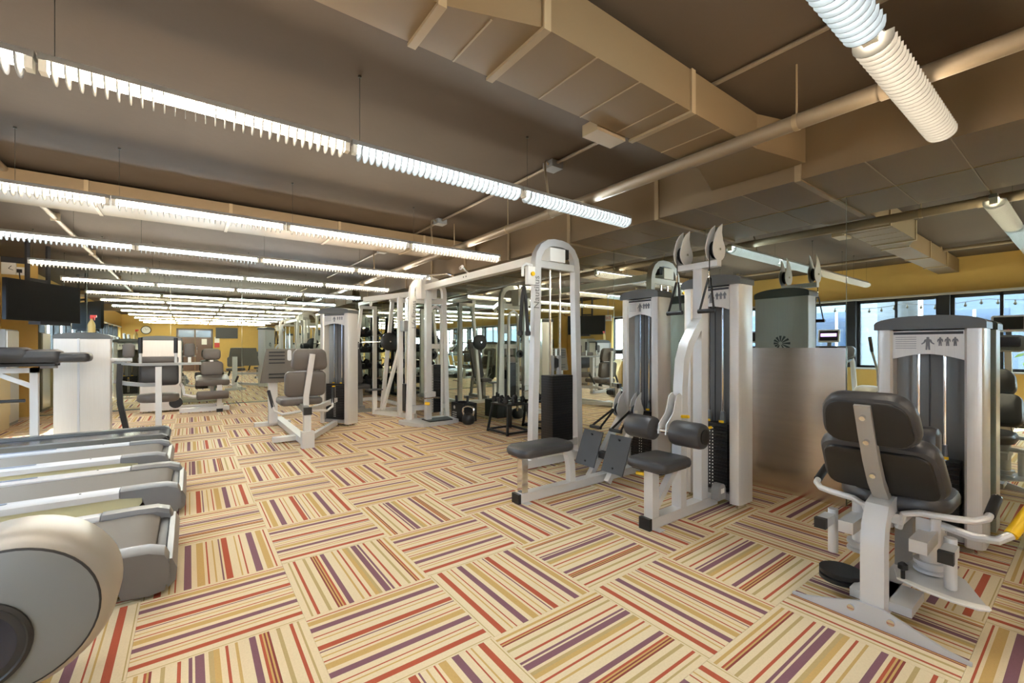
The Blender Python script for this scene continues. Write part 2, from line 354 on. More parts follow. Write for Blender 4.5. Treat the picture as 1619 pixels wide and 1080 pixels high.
for ri, (ry, rn) in enumerate(ROWS):
    for k in range(4):
        m_, tn = TN[TONE[ri][k]]; x0 = XL[k]; x1 = x0+LN; xc = (x0+x1)/2
        t = thing('strip_light', f'{tn} strip light, {ORD[k]} from left in the {rn}', 'ceiling light', (xc, ry, ZT), 'ribbed strip lights hung in rows')
        MB().prism([(ry-.026, ZT+.022), (ry+.026, ZT+.022), (ry+.02, ZT+.05), (ry-.02, ZT+.05)], 'x', x0+.004, x1-.004).done('housing', 'grey_paint', t)
        MB().cyl((x0+.035, ry, ZT), (x1-.035, ry, ZT), .017, n=10).done('tube', m_, t)
        for x in (x0+.02, x1-.02): MB().box(x-.012, ry-.022, ZT-.024, x+.012, ry+.022, ZT+.022).done('socket', 'sticker_white', t)
        for x in ((x0+.05,) if k else (x0+.05, x1-.5)): MB().cyl((x, ry, ZT+.05), (x, ry, ZC-.002), .0016, n=6).cyl((x, ry, ZC-.012), (x, ry, ZC-.001), .010, n=8).done('hanger', 'pipe_dark', t)
        if ri in (2, 3):
            if bmesh_share is None:
                o0 = baffle_bm(MB(), 0, 0, 0).done('baffle', 'baffle'); bmesh_share = o0.data; bpy.data.objects.remove(o0)
            for q in range(30):
                o = bpy.data.objects.new('baffle', bmesh_share); C.objects.link(o); o.parent = t; o.location = (x0+.03+(q+.5)*(LN-.06)/30-xc, 0, 0)
        else:
            b_ = MB()
            for q in range(30): baffle_bm(b_, x0+.03+(q+.5)*(LN-.06)/30, ry, ZT)
            b_.done('baffles', 'baffle', t, kind='stuff')
# ------------------------------------------------------------------ tower of a weight machine (front faces local -x)
def tower(root, M, w, h, dep, stack_h, emblem=True, open_front=True, n_cols=2):
    XF[0] = M
    cw = .085
    for s in (-1, 1):
        prof = [(dep, s*(w/2-cw)), (.015, s*(w/2-cw)), (0, s*(w/2-cw+.012)), (0, s*(w/2-.035)), (.01, s*(w/2-.012)), (.035, s*w/2), (dep, s*w/2)]
        MB().prism(prof, 'z', .035, h-.05).done('column', 'brushed', root)
    MB().box(dep-.012, -w/2+.003, .035, dep+.004, w/2-.003, h-.05).done('back_panel', 'brushed', root)
    if emblem:
        e = MB(); cz = h*.72
        for k in range(11):
            a = math.radians(-60+k*30); r1 = .05+.045*(k/10)
            c0 = (.018*math.cos(a), .018*math.sin(a)); c1 = (r1*math.cos(a), r1*math.sin(a)); p = (-math.sin(a)*.011, math.cos(a)*.011)
            e.prism([(c0[0]-p[0]*.3, cz+c0[1]-p[1]*.3), (c1[0]-p[0], cz+c1[1]-p[1]), (c1[0]+p[0], cz+c1[1]+p[1]), (c0[0]+p[0]*.3, cz+c0[1]+p[1]*.3)], 'x', dep+.0045, dep+.0065)
        e.done('emblem', 'cap_grey', root, label='shell shaped emblem of radiating blades')
    wi = w/2-cw
    if open_front:
        MB().prism(arc(0, 0, wi, -0, 0, 1)[:0]+[(dep*.55, -wi), (dep*.8, -wi*.6), (dep*.9, 0), (dep*.8, wi*.6), (dep*.55, wi), (dep*.9, wi), (dep*.95, 0), (dep*.9, -wi)], 'z', .06, h-.06).done('inner_panel', 'panel_grey', root)
        zb = h-.24
        pl = MB().prism([(-wi, h-.06), (-wi, zb)]+[(-wi+2*wi*i/10, zb+.035*math.sin(math.pi*i/10)) for i in range(11)]+[(wi, h-.06)], 'x', .012, .02).done('placard', 'brushed', root)
        MB().box(.010, -wi+.004, h-.082, .012, wi-.004, h-.066).done('placard_title', 'print', pl)
        for k, (yy, sc) in enumerate(((-.004, 1.2), (-.055, .8), (-.085, .8), (-.115, .8))):
            yy *= wi/.15; zt = h-.105
            f = MB().cyl((.0098, yy, zt), (.012, yy, zt), .006*sc, n=8)
            f.prism([(yy+a*sc, zt+b*sc) for a, b in ((-.004, -.004), (-.013, -.009), (-.017, -.022), (-.026 if k == 0 else -.016, -.03), (-.023 if k == 0 else -.013, -.034), (-.012, -.026), (-.008, -.018), (-.008, -.034), (-.009, -.062), (-.002, -.062), (0, -.038), (.002, -.062), (.009, -.062), (.008, -.034), (.008, -.018), (.012, -.026), (.023 if k == 0 else .013, -.034), (.026 if k == 0 else .016, -.03), (.017, -.022), (.013, -.009), (.004, -.004))], 'x', .0098, .012)
            f.done('placard_figure', 'print_grey', pl)
        for q in range(6): MB().box(.0108, wi*.3, h-.1-q*.014, .012, wi*.92, h-.097-q*.014).done('placard_line', 'print_grey', pl)
        for yy in (-wi*.42, wi*.32): MB().cyl((dep*.42, yy, .1), (dep*.42, yy, h-.1), .009, n=8).done('guide_rod', 'chrome', root)
        MB().cyl((dep*.42, 0, .1+stack_h), (dep*.42, 0, h-.1), .004, n=6).done('cable', 'black', root)
        st = MB(); n = int(stack_h/.026)
        for k in range(n): st.box(dep*.12, -wi*.86, .11+k*.026, dep*.72, wi*.86, .11+k*.026+.023)
        so = st.done('weight_stack', 'stack', root)
        lb = MB()
        for k in range(1, n-1):
            for yy in (-.012, .012): lb.box(dep*.12-.001, yy-.005, .116+k*.026, dep*.12+.001, yy+.005, .126+k*.026)
        lb.done('weight_numbers', 'sticker_white', so)
        MB().cyl((dep*.12-.05, 0, .11+.026*(n-2)+.012), (dep*.12, 0, .11+.026*(n-2)+.012), .011, n=10).done('selector_pin', 'yellow', so)
        for yy in (-wi*.42, wi*.32):
            MB().cyl((dep*.42, yy, .11+n*.026), (dep*.42, yy, .11+n*.026+.09), .022, .016, n=10).done('shock_sleeve', 'cap_grey', so)
            MB().box(dep*.42-.026, yy-.02, .112+n*.026, dep*.42-.022, yy+.02, .13+n*.026).done('warning_sticker', 'yellow', so)
        MB().box(dep*.1, -wi, .05, dep*.75, wi, .1).done('stack_base', 'grey_paint', root)
    # arched cap
    MB().prism([(-w/2-.008, h-.05), (w/2+.008, h-.05)]+[((w/2+.008)*math.cos(math.radians(a)), h-.012+.05*math.sin(math.radians(a))) for a in range(0, 181, 15)], 'x', -.012, dep+.012).done('top_cap', 'cap_grey', root)
    for s in (-1, 1):
        for x in (.04, dep-.04): MB().cyl((x, s*(w/2-.04), 0), (x, s*(w/2-.04), .04), .009, n=8).done('levelling_foot', 'chrome', root)
    XF[0] = Matrix.Identity(4)
def horn(mb, c, ax, r=.075, up=(0, 0, 1), side=(1, 0, 0), hgt=.17, t=.006):
    # teardrop pulley cheek: disc with a curved horn
    c, up, side = Vector(c), Vector(up).normalized(), Vector(side).normalized()
    pts = [(r*math.cos(math.radians(a)), r*math.sin(math.radians(a))) for a in range(-215, 31, 15)]
    pts += [(r*.55, r*.95+hgt*.25), (r*.1, r*.9+hgt*.62), (-r*.55, r*.75+hgt), (-r*.45, r*.9+hgt*.4), (-r*.62, r*.85)]
    ax = Vector(ax).normalized()
    return mb.rings([[c+side*p+up*q+ax*k for p, q in pts] for k in (-t/2, t/2)])
def pulley(root, c, ax, r=.055):
    c, ax = Vector(c), Vector(ax).normalized()
    return MB().lathe(c-ax*.011, ax, [(r, 0), (r*.82, .008), (r*.82, .014), (r, .022)], 18).done('pulley', 'black', root)
def handle_strap(root, top, bottom, ax, name='strap_handle'):
    top, bottom, ax = Vector(top), Vector(bottom), Vector(ax).normalized()
    o = MB().beam(top+ax*.008, bottom+ax*.055, .022, .005, ax).beam(top-ax*.008, bottom-ax*.055, .022, .005, ax).done(name, 'black', root)
    MB().cyl(bottom-ax*.065, bottom+ax*.065, .016, n=12).done('grip', 'black', o)
    MB().cyl(top-Vector((0, 0, .012)), top+Vector((0, 0, .05)), .007, n=8).done('clip', 'chrome', o)
    return o
# ------------------------------------------------------------------ lat pulldown machine
t = thing('pulldown_machine', 'silver lat pulldown machine with padded thigh rollers beside the steel panel', 'weight machine', (2.95, 1.83, 0))
y = 1.83
tower(t, Matrix.Translation((3.31, 1.85, 0)), .47, 1.755, .2, .52)
MB().box(2.48, y-.04, 0.004, 3.32, y+.04, .075).done('base_beam', 'silver', t)
MB().box(2.455, y-.043, .002, 2.482, y+.043, .08).done('end_cap', 'black', t)
MB().box(2.5, y-.09, 0, 2.56, y+.09, .005).done('foot_plate', 'silver', t)
MB().box(2.5, y-.035, .075, 2.57, y+.035, .40).done('seat_post', 'silver', t)
MB().beam((2.57, y, .13), (2.84, y, .40), .045, .045).done('brace', 'silver', t)
MB().cyl((2.5, y+.035, .36), (2.5, y+.095, .355), .012, n=10).done('seat_knob', 'yellow', t)
st = MB().pad((2.62, y, .435), X, Y, .36, .32, .07, .06, .025).done('seat', 'vinyl', t)
MB().box(2.48, y-.12, .39, 2.76, y+.12, .402).done('seat_base', 'black', st)
MB().rtube([(2.86, y, .07), (2.865, y, .5), (2.88, y, .95), (2.90, y, 1.13), (2.95, y, 1.24), (3.06, y, 1.37), (3.13, y, 1.43)], .07, .075).done('curved_post', 'silver', t)
MB().box(3.10, y-.035, .07, 3.19, y+.035, 1.84).done('mast', 'silver', t)
MB().box(3.09, y-.16, 1.82, 3.15, y+.16, 1.865).done('cross_bar', 'silver', t)
for s in (-1, 1):
    for q in (-.028, .028): horn(MB(), (3.12, y+s*.13+q, 1.945), Y, .085, side=-X, hgt=.13).done('pulley_cheek', 'silver', t)
    pulley(t, (3.12, y+s*.13, 1.945), Y, .065)
    MB().cyl((3.12, y+s*.13-.04, 1.945), (3.12, y+s*.13+.04, 1.945), .01, n=10).done('bolt', 'chrome', t)
    MB().cyl((3.04, y+s*.13, 1.72), (3.04, y+s*.13, 1.93), .004, n=6).done('cable', 'black', t)
    handle_strap(t, (3.04, y+s*.13, 1.73), (3.02, y+s*.13+.01, 1.49), Y)
    r_ = MB().lathe((2.68, y+s*.07, .645), Y*s, [(.06, 0), (.08, .012), (.085, .03), (.085, .2), (.078, .222), (.06, .23)], 24).done('thigh_roller', 'vinyl', t)
    MB().lathe((2.68, y+s*.295, .645), Y*s, [(.05, 0), (.05, .012), (.03, .018)], 18).done('roller_cap', 'black', r_)
MB().cyl((2.68, y-.08, .645), (2.68, y+.08, .645), .022).done('roller_shaft', 'chrome', t)
for q in (-.03, .03): MB().prism([(2.65, .62), (2.66, .69), (2.74, .76), (2.78, .88), (2.82, .90), (2.92, .80), (2.93, .73), (2.88, .70), (2.76, .68), (2.70, .61)], 'y', y+q-.004, y+q+.004).done('adjust_bracket', 'silver', t)
MB().cyl((2.84, y-.03, .73), (2.84, y-.09, .735), .012, n=10).done('adjust_knob', 'yellow', t)
MB().prism(arc(3.22, .15, .05, 0, 180, 8)+[(3.17, .08), (3.27, .08)], 'y', y-.13, y-.07).done('low_pulley_cover', 'grey_paint', t)
MB().box(3.2, y-.133, .13, 3.245, y-.13, .165).done('warning_label', 'sticker_white', t)
# ------------------------------------------------------------------ seated row machine
t = thing('seated_row_machine', 'silver seated row machine with low bench and two dark foot plates', 'weight machine', (2.7, 2.74, 0))
y = 2.74
tower(t, Matrix.Translation((3.56, 2.715, 0)), .44, 1.755, .2, .5)
MB().box(2.08, y-.04, .004, 3.56, y+.04, .072).done('base_beam', 'silver', t)
MB().box(2.055, y-.043, .002, 2.082, y+.043, .078).done('end_cap', 'black', t)
MB().box(2.1, y-.09, 0, 2.16, y+.09, .005).done('foot_plate', 'silver', t)
MB().box(2.1, y-.03, .07, 2.16, y+.03, .37).done('front_post', 'chrome', t)
MB().rtube([(2.66, y, .05), (2.65, y, .22), (2.62, y, .32), (2.56, y, .365), (2.45, y, .37)], .06, .06).done('rear_post', 'silver', t)
MB().box(2.1, y-.03, .345, 2.6, y+.03, .375).done('seat_rail', 'silver', t)
MB().pad((2.3, y-.02, .41), X, Y, .56, .29, .075, .09, .028).done('seat', 'vinyl', t)
for s in (-1, 1):
    yy = y+s*.165
    fp = MB().obox((3.06, yy, .27), Y, (.42, 0, 1), (1, 0, -.42), .24, .34, .012).done('foot_pad', 'plate_dark', t)
    for q in (-.12, .12): MB().cyl((3.045+q*.38, yy, .28+q), (3.06+q*.38, yy, .27+q), .009, n=8).done('bolt', 'black', fp)
    MB().beam((3.0, y+s*.11, .02), (3.45, y+s*.10, .56), .05, .05).done('pulley_pylon', 'silver', t)
    for q in (-.026, .026): horn(MB(), (3.42, y+s*.10+q, .62), Y, .075, side=-X, hgt=.12).done('pulley_cheek', 'silver', t)
    pulley(t, (3.42, y+s*.10, .62), Y, .06)
    handle_strap(t, (3.33, y+s*.10, .62), (3.1, y+s*.12, .47), Y)
MB().box(3.36, y-.132, .60, 3.40, y-.1295, .63).done('warning_label', 'sticker_white', t)
MB().box(3.06, y-.05, .2, 3.12, y+.05, .26).done('plate_bracket', 'black', t)
# ------------------------------------------------------------------ cable crossover: near arch, far arch, overhead beam
t = thing('cable_crossover', 'white cable crossover station with arched towers joined by an overhead beam', 'cable machine', (3.1, 4.9, 0))
def arch(x0, x1, y, top, spread=.05, r=.22, a=.075, b=.075, nm='arch_frame', m='white_paint', z0=.05):
    pts = [(x0-spread, y, z0)]+[(x0-spread*(1-(q/.85)), y, z0+(top-r-z0)*q) for q in (.4, .85)]
    pts += [(x0+r-r*math.cos(math.radians(d)), y, top-r+r*math.sin(math.radians(d))) for d in (0, 20, 45, 70, 90)]
    pts += [(x1-r+r*math.sin(math.radians(d)), y, top-r+r*math.cos(math.radians(d))) for d in (0, 20, 45, 70, 90)]
    pts += [(x1+spread*(1-(q/.85)), y, z0+(top-r-z0)*q) for q in (.85, .4)]+[(x1+spread, y, z0)]
    return MB().rtube(pts, a, b).done(nm, m, t)
yn = 3.42
arch(2.83, 3.38, yn, 2.31, nm='near_arch', m='silver')
MB().box(2.7, yn-.04, .02, 3.52, yn+.04, .1).done('near_base', 'silver', t)
MB().box(2.8, yn-.03, .17, 3.42, yn+.03, .25).done('near_lower_rail', 'silver', t)
MB().box(2.83, yn-.025, 2.04, 3.38, yn+.025, 2.11).done('near_upper_rail', 'silver', t)
MB().box(2.97, yn-.06, 2.11, 3.18, yn+.06, 2.25).done('pulley_housing', 'white_paint', t)
MB().box(3.19, yn-.04, 2.16, 3.25, yn+.04, 2.26).done('pulley_guard', 'black', t)
for x in (3.02, 3.16): MB().cyl((x, yn, .25), (x, yn, 2.05), .011, n=8).done('guide_rod', 'chrome', t)
sk = MB()
for k in range(26): sk.box(2.95, yn-.12, .26+k*.026, 3.23, yn+.06, .26+k*.026+.0252)
sk = sk.done('near_weight_stack', 'stack', t)
pl = pulley(t, (3.09, yn, 1.06), Y, .055)
MB().box(3.03, yn-.02, .94, 3.06, yn+.02, 1.14).box(3.13, yn-.02, .94, 3.16, yn+.02, 1.14).done('pulley_block', 'grey_paint', t)
text('Nautilus', .10, 'panel_grey', t, frame((2.81, yn-.039, 1.78), Z, -X))
text('Nautilus', .055, 'panel_grey', t, frame((2.795, yn-.04, .21), X, Z))
MB().tube([(2.78, yn, 2.05), (2.70, yn, 2.06), (2.66, yn, 2.03), (2.66, yn, 1.93)], .014, 8).done('rope_hook_arm', 'white_paint', t)
MB().box(2.69, yn-.05, 1.85, 2.78, yn-.0, 2.03).done('swivel_pulley_box', 'white_paint', t)
MB().cyl((2.74, yn-.052, 1.955), (2.74, yn-.07, 1.955), .022, n=10).done('swivel_knob', 'yellow', t)
for s in (-1, 1):
    rp = MB().tube([(2.69, yn+.02, 1.84), (2.69+s*.02, yn+.02, 1.72), (2.69+s*.045, yn+.02, 1.45), (2.69+s*.05, yn+.02, 1.38)], .018, 8).done('rope', 'rope', t)
    MB().lathe((2.69+s*.05, yn+.02, 1.40), -Z, [(.016, 0), (.03, .02), (.03, .05), (.016, .06)], 12).done('rope_stop', 'black', rp)
yf = 6.62
arch(2.88, 3.46, yf, 2.34, nm='far_arch')
MB().prism([(2.66, 6.62), (2.76, 6.28), (2.86, 6.14), (3.3, 6.14), (3.52, 6.22), (3.56, 6.7), (2.7, 6.7)], 'z', .005, .06).done('far_platform', 'silver', t)
MB().prism([(3.0, 6.2), (3.4, 6.2), (3.46, 6.5), (3.0, 6.5)], 'z', .06, .075).done('platform_grip', 'black', t)
MB().box(3.02, 6.36, .06, 3.11, 6.45, 2.28).done('far_column', 'silver', t)
MB().box(2.95, 6.4, 2.0, 3.22, 6.62, 2.3).done('far_head', 'white_paint', t)
MB().box(2.86, yf-.03, 1.94, 3.48, yf+.03, 2.04).done('far_upper_rail', 'white_paint', t)
MB().box(2.84, yf-.03, .2, 3.5, yf+.03, .28).done('far_lower_rail', 'silver', t)
MB().box(3.12, yf-.03, 1.2, 3.46, yf+.03, 1.28).done('far_middle_rail', 'white_paint', t)
MB().rtube([(3.14, 6.52, .1), (3.14, 6.52, 1.75), (3.17, 6.52, 1.85), (3.25, 6.52, 1.9), (3.33, 6.52, 1.85), (3.36, 6.52, 1.75), (3.36, 6.52, .1)], .04, .04).done('inner_arch', 'white_paint', t)
sk = MB()
for k in range(30): sk.box(3.16, 6.5, .16+k*.026, 3.34, 6.62, .16+k*.026+.0235)
sk = sk.done('far_weight_stack', 'stack', t)
lb = MB()
for k in range(30): lb.box(3.165, 6.497, .165+k*.026, 3.205, 6.5, .178+k*.026)
lb.done('weight_numbers', 'sticker_white', sk)
MB().lathe((3.17, 6.44, 1.1), -Y, [(.07, 0), (.07, .02), (.03, .02), (.03, .0)], 18).done('pulley_wheel', 'black', t)
MB().box(2.98, 6.3, .44, 3.15, 6.36, .52).done('carriage', 'silver', t)
MB().tube([(2.88, 6.3, .42), (3.1, 6.27, .43), (3.2, 6.27, .42)], .012, 8).done('carriage_handle', 'chrome', t)
MB().cyl((2.95, 6.28, .35), (3.02, 6.25, .34), .025, n=10).done('carriage_knob', 'yellow', t)
text('Life Fitness', .10, 'panel_grey', t, frame((2.905, 6.578, 1.75), Z, -X))
MB().box(3.0, 3.45, 2.13, 3.1, 6.5, 2.22).done('overhead_beam', 'white_paint', t)
for k in range(2): MB().cyl((2.998, 5.1+.07*k, 2.18), (2.999, 5.1+.07*k, 2.18), .012, n=8).done('beam_hole', 'black', t)
for q, s in ((5.1, -1), (5.5, 1)):
    gb = MB().tube([(3.05, q, 2.22), (3.02, q, 2.24), (2.95, q+s*.05, 2.27), (2.8, q+s*.25, 2.26), (2.72, q+s*.34, 2.21)], .016, 10).done('chin_up_bar', 'chrome', t)
    MB().cyl((2.79, q+s*.262, 2.253), (2.72, q+s*.34, 2.21), .02, n=10).done('grip', 'rail', gb)
# ------------------------------------------------------------------ leg press
t = thing('leg_press_machine', 'silver seated leg press with ribbed grey foot platform and brown padded seat', 'weight machine', (1.3, 6.7, 0))
tower(t, Matrix.Translation((1.80, 7.1, 0)) @ Matrix.Rotation(math.radians(34), 4, 'Z'), .56, 1.80, .22, .56)
MB().box(1.11, 5.74, .02, 1.21, 7.95, .1).done('base_beam', 'silver', t)
MB().box(1.09, 5.72, 0, 1.23, 5.82, .2).done('front_foot', 'silver', t)
MB().box(1.12, 5.76, .1, 1.2, 5.84, .42).done('front_post', 'silver', t)
MB().box(1.115, 5.745, .40, 1.205, 5.79, .49).done('post_cap', 'black', t)
MB().beam((1.16, 5.8, .45), (1.16, 6.35, .5), .07, .07).done('seat_carrier', 'grey_paint', t)
MB().beam((1.2, 6.15, .38), (1.8, 6.98, .42), .06, .06).done('tower_link', 'silver', t)
MB().beam((1.2, 5.95, .07), (1.8, 6.98, .07), .06, .07).done('base_link', 'silver', t)
MB().box(.85, 6.2, .02, 1.2, 6.32, .08).done('slide_plate', 'silver', t)
MB().rtube([(1.18, 5.95, .42), (1.18, 5.96, .6), (1.22, 5.92, .95), (1.24, 5.89, 1.14)], .065, .03).done('back_strut', 'silver', t)
MB().pad((1.23, 6.0, 1.07), X, (0, -.12, 1), .44, .27, .09, .07, .03, .85).done('headrest', 'vinyl_brown', t)
MB().pad((1.19, 6.05, .76), X, (0, -.12, 1), .48, .32, .1, .06, .03).done('backrest', 'vinyl_brown', t)
MB().pad((1.16, 6.28, .53), X, Y, .5, .46, .09, .07, .03).done('seat', 'vinyl_brown', t)
for s in (-1, 1):
    g = MB().tube([(1.18+s*.05, 6.0, .42), (1.18+s*.26, 6.0, .40), (1.18+s*.34, 6.05, .44), (1.18+s*.37, 6.15, .6)], .016, 8).done('side_handle', 'silver', t)
    MB().cyl((1.18+s*.35, 6.08, .48), (1.18+s*.385, 6.2, .68), .02, n=10).done('grip', 'black', g)
fp = MB().prism([(.86, .68), (1.66, .68), (1.58, 1.2), (.94, 1.2)], 'y', 7.55, 7.6).done('foot_platform', 'platform_brown', t)
for k in range(7):
    if k == 4: continue
    zz = 1.14-k*.055-(.06 if k > 3 else 0); [MB().box(xa, 7.532, zz, xb, 7.552, zz+.016).done('dark_groove', 'stack', fp) for xa, xb in ((.97, 1.19), (1.32, 1.56))]  # tread grooves as raised dark strips, groove shade put into the colour
MB().prism([(x+1.255, z+1.1) for x, z in rrect(.055, .17, .027)], 'y', 7.54, 7.552).done('level_window', 'rail', fp)
MB().box(.98, 7.6, .05, 1.1, 7.72, .95).done('platform_post', 'silver', t)
MB().box(.8, 7.7, .0, 1.3, 7.8, .06).done('rear_foot', 'silver', t)
# ------------------------------------------------------------------ hip machine in the right foreground
t = thing('hip_abduction_machine', 'silver hip abduction machine with black padded seat and yellow grip in the right foreground', 'weight machine', (2.9, .61, 0))
y = .61
tower(t, Matrix.Translation((3.72, .66, 0)), .5, 1.39, .21, .42)
bl = MB().prism([(.30, 0), (.30, .012), (.36, .02), (.47, .055), (.57, .088), (.66, .088), (.76, .05), (.87, .016), (.92, .012), (.92, 0)], 'x', 2.415, 2.43).done('foot_blade', 'rail', t)
for yy in (.54, .68): MB().cyl((2.405, yy, .05), (2.415, yy, .05), .014, n=10).done('bolt', 'chrome', bl)
MB().rtube([(2.47, y, .03), (2.47, y, .34), (2.485, y, .42), (2.53, y, .485), (2.6, y, .50), (2.72, y, .49)], .075, .085).done('curved_post', 'silver', t)
MB().rtube([(2.64, y, .46), (2.60, y, .52), (2.50, y, .62), (2.43, y, .73), (2.37, y, .85), (2.31, y, .985)], .058, .035).done('back_strut', 'strut_grey', t)
for zz, xx in ((.93, 2.315), (.82, 2.365), (.66, 2.455)): MB().cyl((xx, y, zz), (xx-.016, y, zz-.006), .011, n=10).done('bolt', 'chrome', t)
n1 = Vector((.91, 0, .42)); v1 = Vector((-.42, 0, .91))
hp = MB().pad(Vector((2.345, y, .895))+n1*.05, Y, v1, .36, .25, .085, .09, .03, .88).done('headrest', 'vinyl', t)
MB().pad(Vector((2.345, y, .895))+n1*.012, Y, v1, .32, .21, .02, .07, .006, .88).done('pad_board', 'black', hp)
n2 = Vector((.82, 0, .57)); v2 = Vector((-.57, 0, .82))
bp = MB().pad(Vector((2.5, y, .655))+n2*.07, Y, v2, .46, .30, .1, .07, .035, .92).done('backrest', 'vinyl', t)
MB().pad(Vector((2.5, y, .655))+n2*.018, Y, v2, .41, .25, .02, .05, .006, .92).done('pad_board', 'black', bp)
MB().pad((2.86, y, .505), X, Y, .46, .42, .085, .16, .03).done('seat', 'vinyl', t)
MB().box(2.6, y-.07, .42, 3.0, y+.07, .465).done('seat_frame', 'silver', t)
for s in (-1, 1):
    g = MB().tube([(2.62, y+s*.05, .40), (2.61, y+s*.07, .47), (2.63, y+s*.12, .485), (2.66, y+s*.22, .485), (2.69, y+s*.28, .485), (2.74, y+s*.315, .495), (2.79, y+s*.32, .51)], .015, 10).done('side_handle', 'silver', t)
    MB().cyl((2.77, y+s*.319, .505), (2.91, y+s*.325, .548), .019, n=12).done('grip', 'black', g)
    MB().cyl((2.91, y+s*.325, .548), (2.918, y+s*.325, .55), .02, n=12).done('grip_end', 'chrome', g)
    MB().pad((3.06, y+s*.075, .70), X, Z, .12, .24, .09, .05, .03).done('knee_pad', 'vinyl', t)
    MB().box(2.55, y+s*.1, .33, 2.9, y+s*.16, .385).done('arm_bar', 'silver', t)
    MB().box(2.53, y+s*.2, .335, 2.64, y+s*.245, .38).done('arm_stub', 'silver', t)
    MB().box(2.505, y+s*.198, .333, 2.532, y+s*.247, .382).done('arm_end_cap', 'black', t)
    MB().cyl((2.78, y+s*.13, .21), (2.78, y+s*.13, .47), .038, n=16).done('pivot_post', 'silver', t)
    MB().cyl((2.66, y+s*.215, .18), (2.66, y+s*.215, .40), .022, n=12).done('arm_post', 'silver', t)
    MB().lathe((2.78, y+s*.13, .185), Z, [(.06, 0), (.06, .012), (.045, .016), (.045, .03), (.06, .034), (.06, .05)], 18).done('cam_wheel', 'rail', t)
for s in (-1,):
    sp = MB().prism([(2.60, y+s*.33), (2.575, y+s*.34), (2.55, y+s*.31), (2.545, y+s*.24), (2.56, y+s*.14), (2.60, y+s*.05), (2.70, y+s*.02), (2.9, y+s*.05), (2.92, y+s*.14), (2.82, y+s*.24)], 'z', .168, .176).done('sector_plate', 'silver', t)
    MB().prism([(2.60, y+s*.335), (2.573, y+s*.345), (2.545, y+s*.315), (2.538, y+s*.24), (2.552, y+s*.14), (2.59, y+s*.05), (2.61, y+s*.06), (2.585, y+s*.14), (2.572, y+s*.24), (2.585, y+s*.3)], 'z', .176, .181).done('range_scale', 'sticker_white', sp)
    MB().lathe((2.6, y+s*.07, .18), Z, [(.008, 0), (.008, .04), (.018, .045), (.018, .065), (.006, .075)], 12).done('range_knob', 'black', sp)
MB().box(2.5, y-.12, .06, 2.72, y+.1, .10).done('linkage_plate', 'silver', t)
MB().lathe((2.62, y+.17, .07), Z, [(.09, 0), (.09, .018), (.075, .02), (.075, .028), (.09, .03), (.09, .048)], 20).done('cable_pulley', 'black', t)
MB().box(2.47, y-.04, .03, 3.74, y+.04, .1).done('base_beam', 'silver', t)
MB().box(2.95, y-.035, .1, 3.03, y+.035, .46).done('seat_post', 'grey_paint', t)
lv = MB().tube([(2.80, .52, .40), (2.79, .44, .405), (2.77, .34, .395), (2.78, .27, .40), (2.82, .235, .425)], .018, 10).done('range_lever', 'silver', t)
MB().cyl((2.82, .235, .425), (2.96, .18, .54), .023, n=12).done('lever_grip', 'yellow', lv)
MB().box(2.72, .47, .33, 2.8, .52, .44).done('lever_bracket', 'silver', t)
MB().box(2.715, .475, .445, 2.745, .515, .448).done('warning_label', 'sticker_orange', t)
# ------------------------------------------------------------------ treadmills
YT = [3.16, 4.42, 5.64]
t = thing('treadmill', 'silver treadmill with beige side skirt, nearest the round elliptical housing', 'treadmill', (-1.1, YT[0], 0), 'treadmills facing the windows')
y = YT[0]; hw = .41
MB().box(-2.2, y-hw+.06, .03, -.16, y+hw-.06, .1).done('base_frame', 'black', t)
for s in (-1, 1):
    MB().prism([(-2.15, .10), (-.32, .10), (-.30, .13), (-.30, .165), (-.33, .185), (-2.15, .19)], 'y', y+s*(hw-.03), y+s*(hw-.1)).done('side_skirt', 'skirt', t)
    r_ = MB().rings([[(x, y+s*(hw+a), z+dz) for a, dz in ((0, 0), (0, .04), (-.03, .055), (-.1, .055), (-.12, .04), (-.12, 0))] for x, z in ((-2.15, .195), (-.42, .185))]).done('side_rail', 'rail', t)
    MB().prism([(x-1.35, yy+y+s*(hw-.065)) for x, yy in rrect(.8, .045, .022)], 'z', .2445, .2465).done('grip_strip', 'rail_mark', r_)
    MB().cyl((-.62, y+s*(hw-.06), .242), (-.62, y+s*(hw-.06), .2445), .006, n=8).done('screw', 'black', r_)
    cp = MB().rings([[(x, y+s*yy, z) for yy, z in ((hw+.004, b), (hw+.006, tt-.012), (hw-.02, tt), (hw-.1, tt), (hw-.125, tt-.02), (hw-.125, b))] for x, b, tt in ((-.415, .185, .243), (-.3, .17, .243), (-.26, .03, .243), (-.16, .02, .238), (-.10, .03, .215), (-.08, .09, .17))]).done('rear_end_cap', 'tread_grey', t)
    MB().tube([(-2.1, y+s*.36, .1), (-2.05, y+s*.36, .4), (-1.92, y+s*.36, .95), (-1.85, y+s*.34, 1.1)], .04, 10).done('upright', 'rail', t)
    MB().tube([(-1.88, y+s*.36, 1.0), (-1.6, y+s*.36, .95), (-1.35, y+s*.36, .92)], .022, 8).done('handrail', 'tread_grey', t)
MB().prism([(-2.05, .216), (-.24, .216), (-.18, .208), (-.145, .185), (-.135, .15), (-.16, .1), (-2.05, .1)], 'y', y-hw+.115, y+hw-.115).done('running_belt', 'belt', t)
dk = MB()
for k, x in enumerate((-1.75, -1.48, -1.32, -1.22, -1.17, -1.12, -1.07, -1.02)): dk.obox((x, y-.2, .2172), (1, .5, 0), (-.5, 1, 0), Z, .012, .05, .0012)
dk.done('belt_marks', 'sticker_white', t)
MB().cyl((-.125, y-hw+.12, .13), (-.125, y+hw-.12, .13), .045, n=16).done('rear_roller', 'black', t)
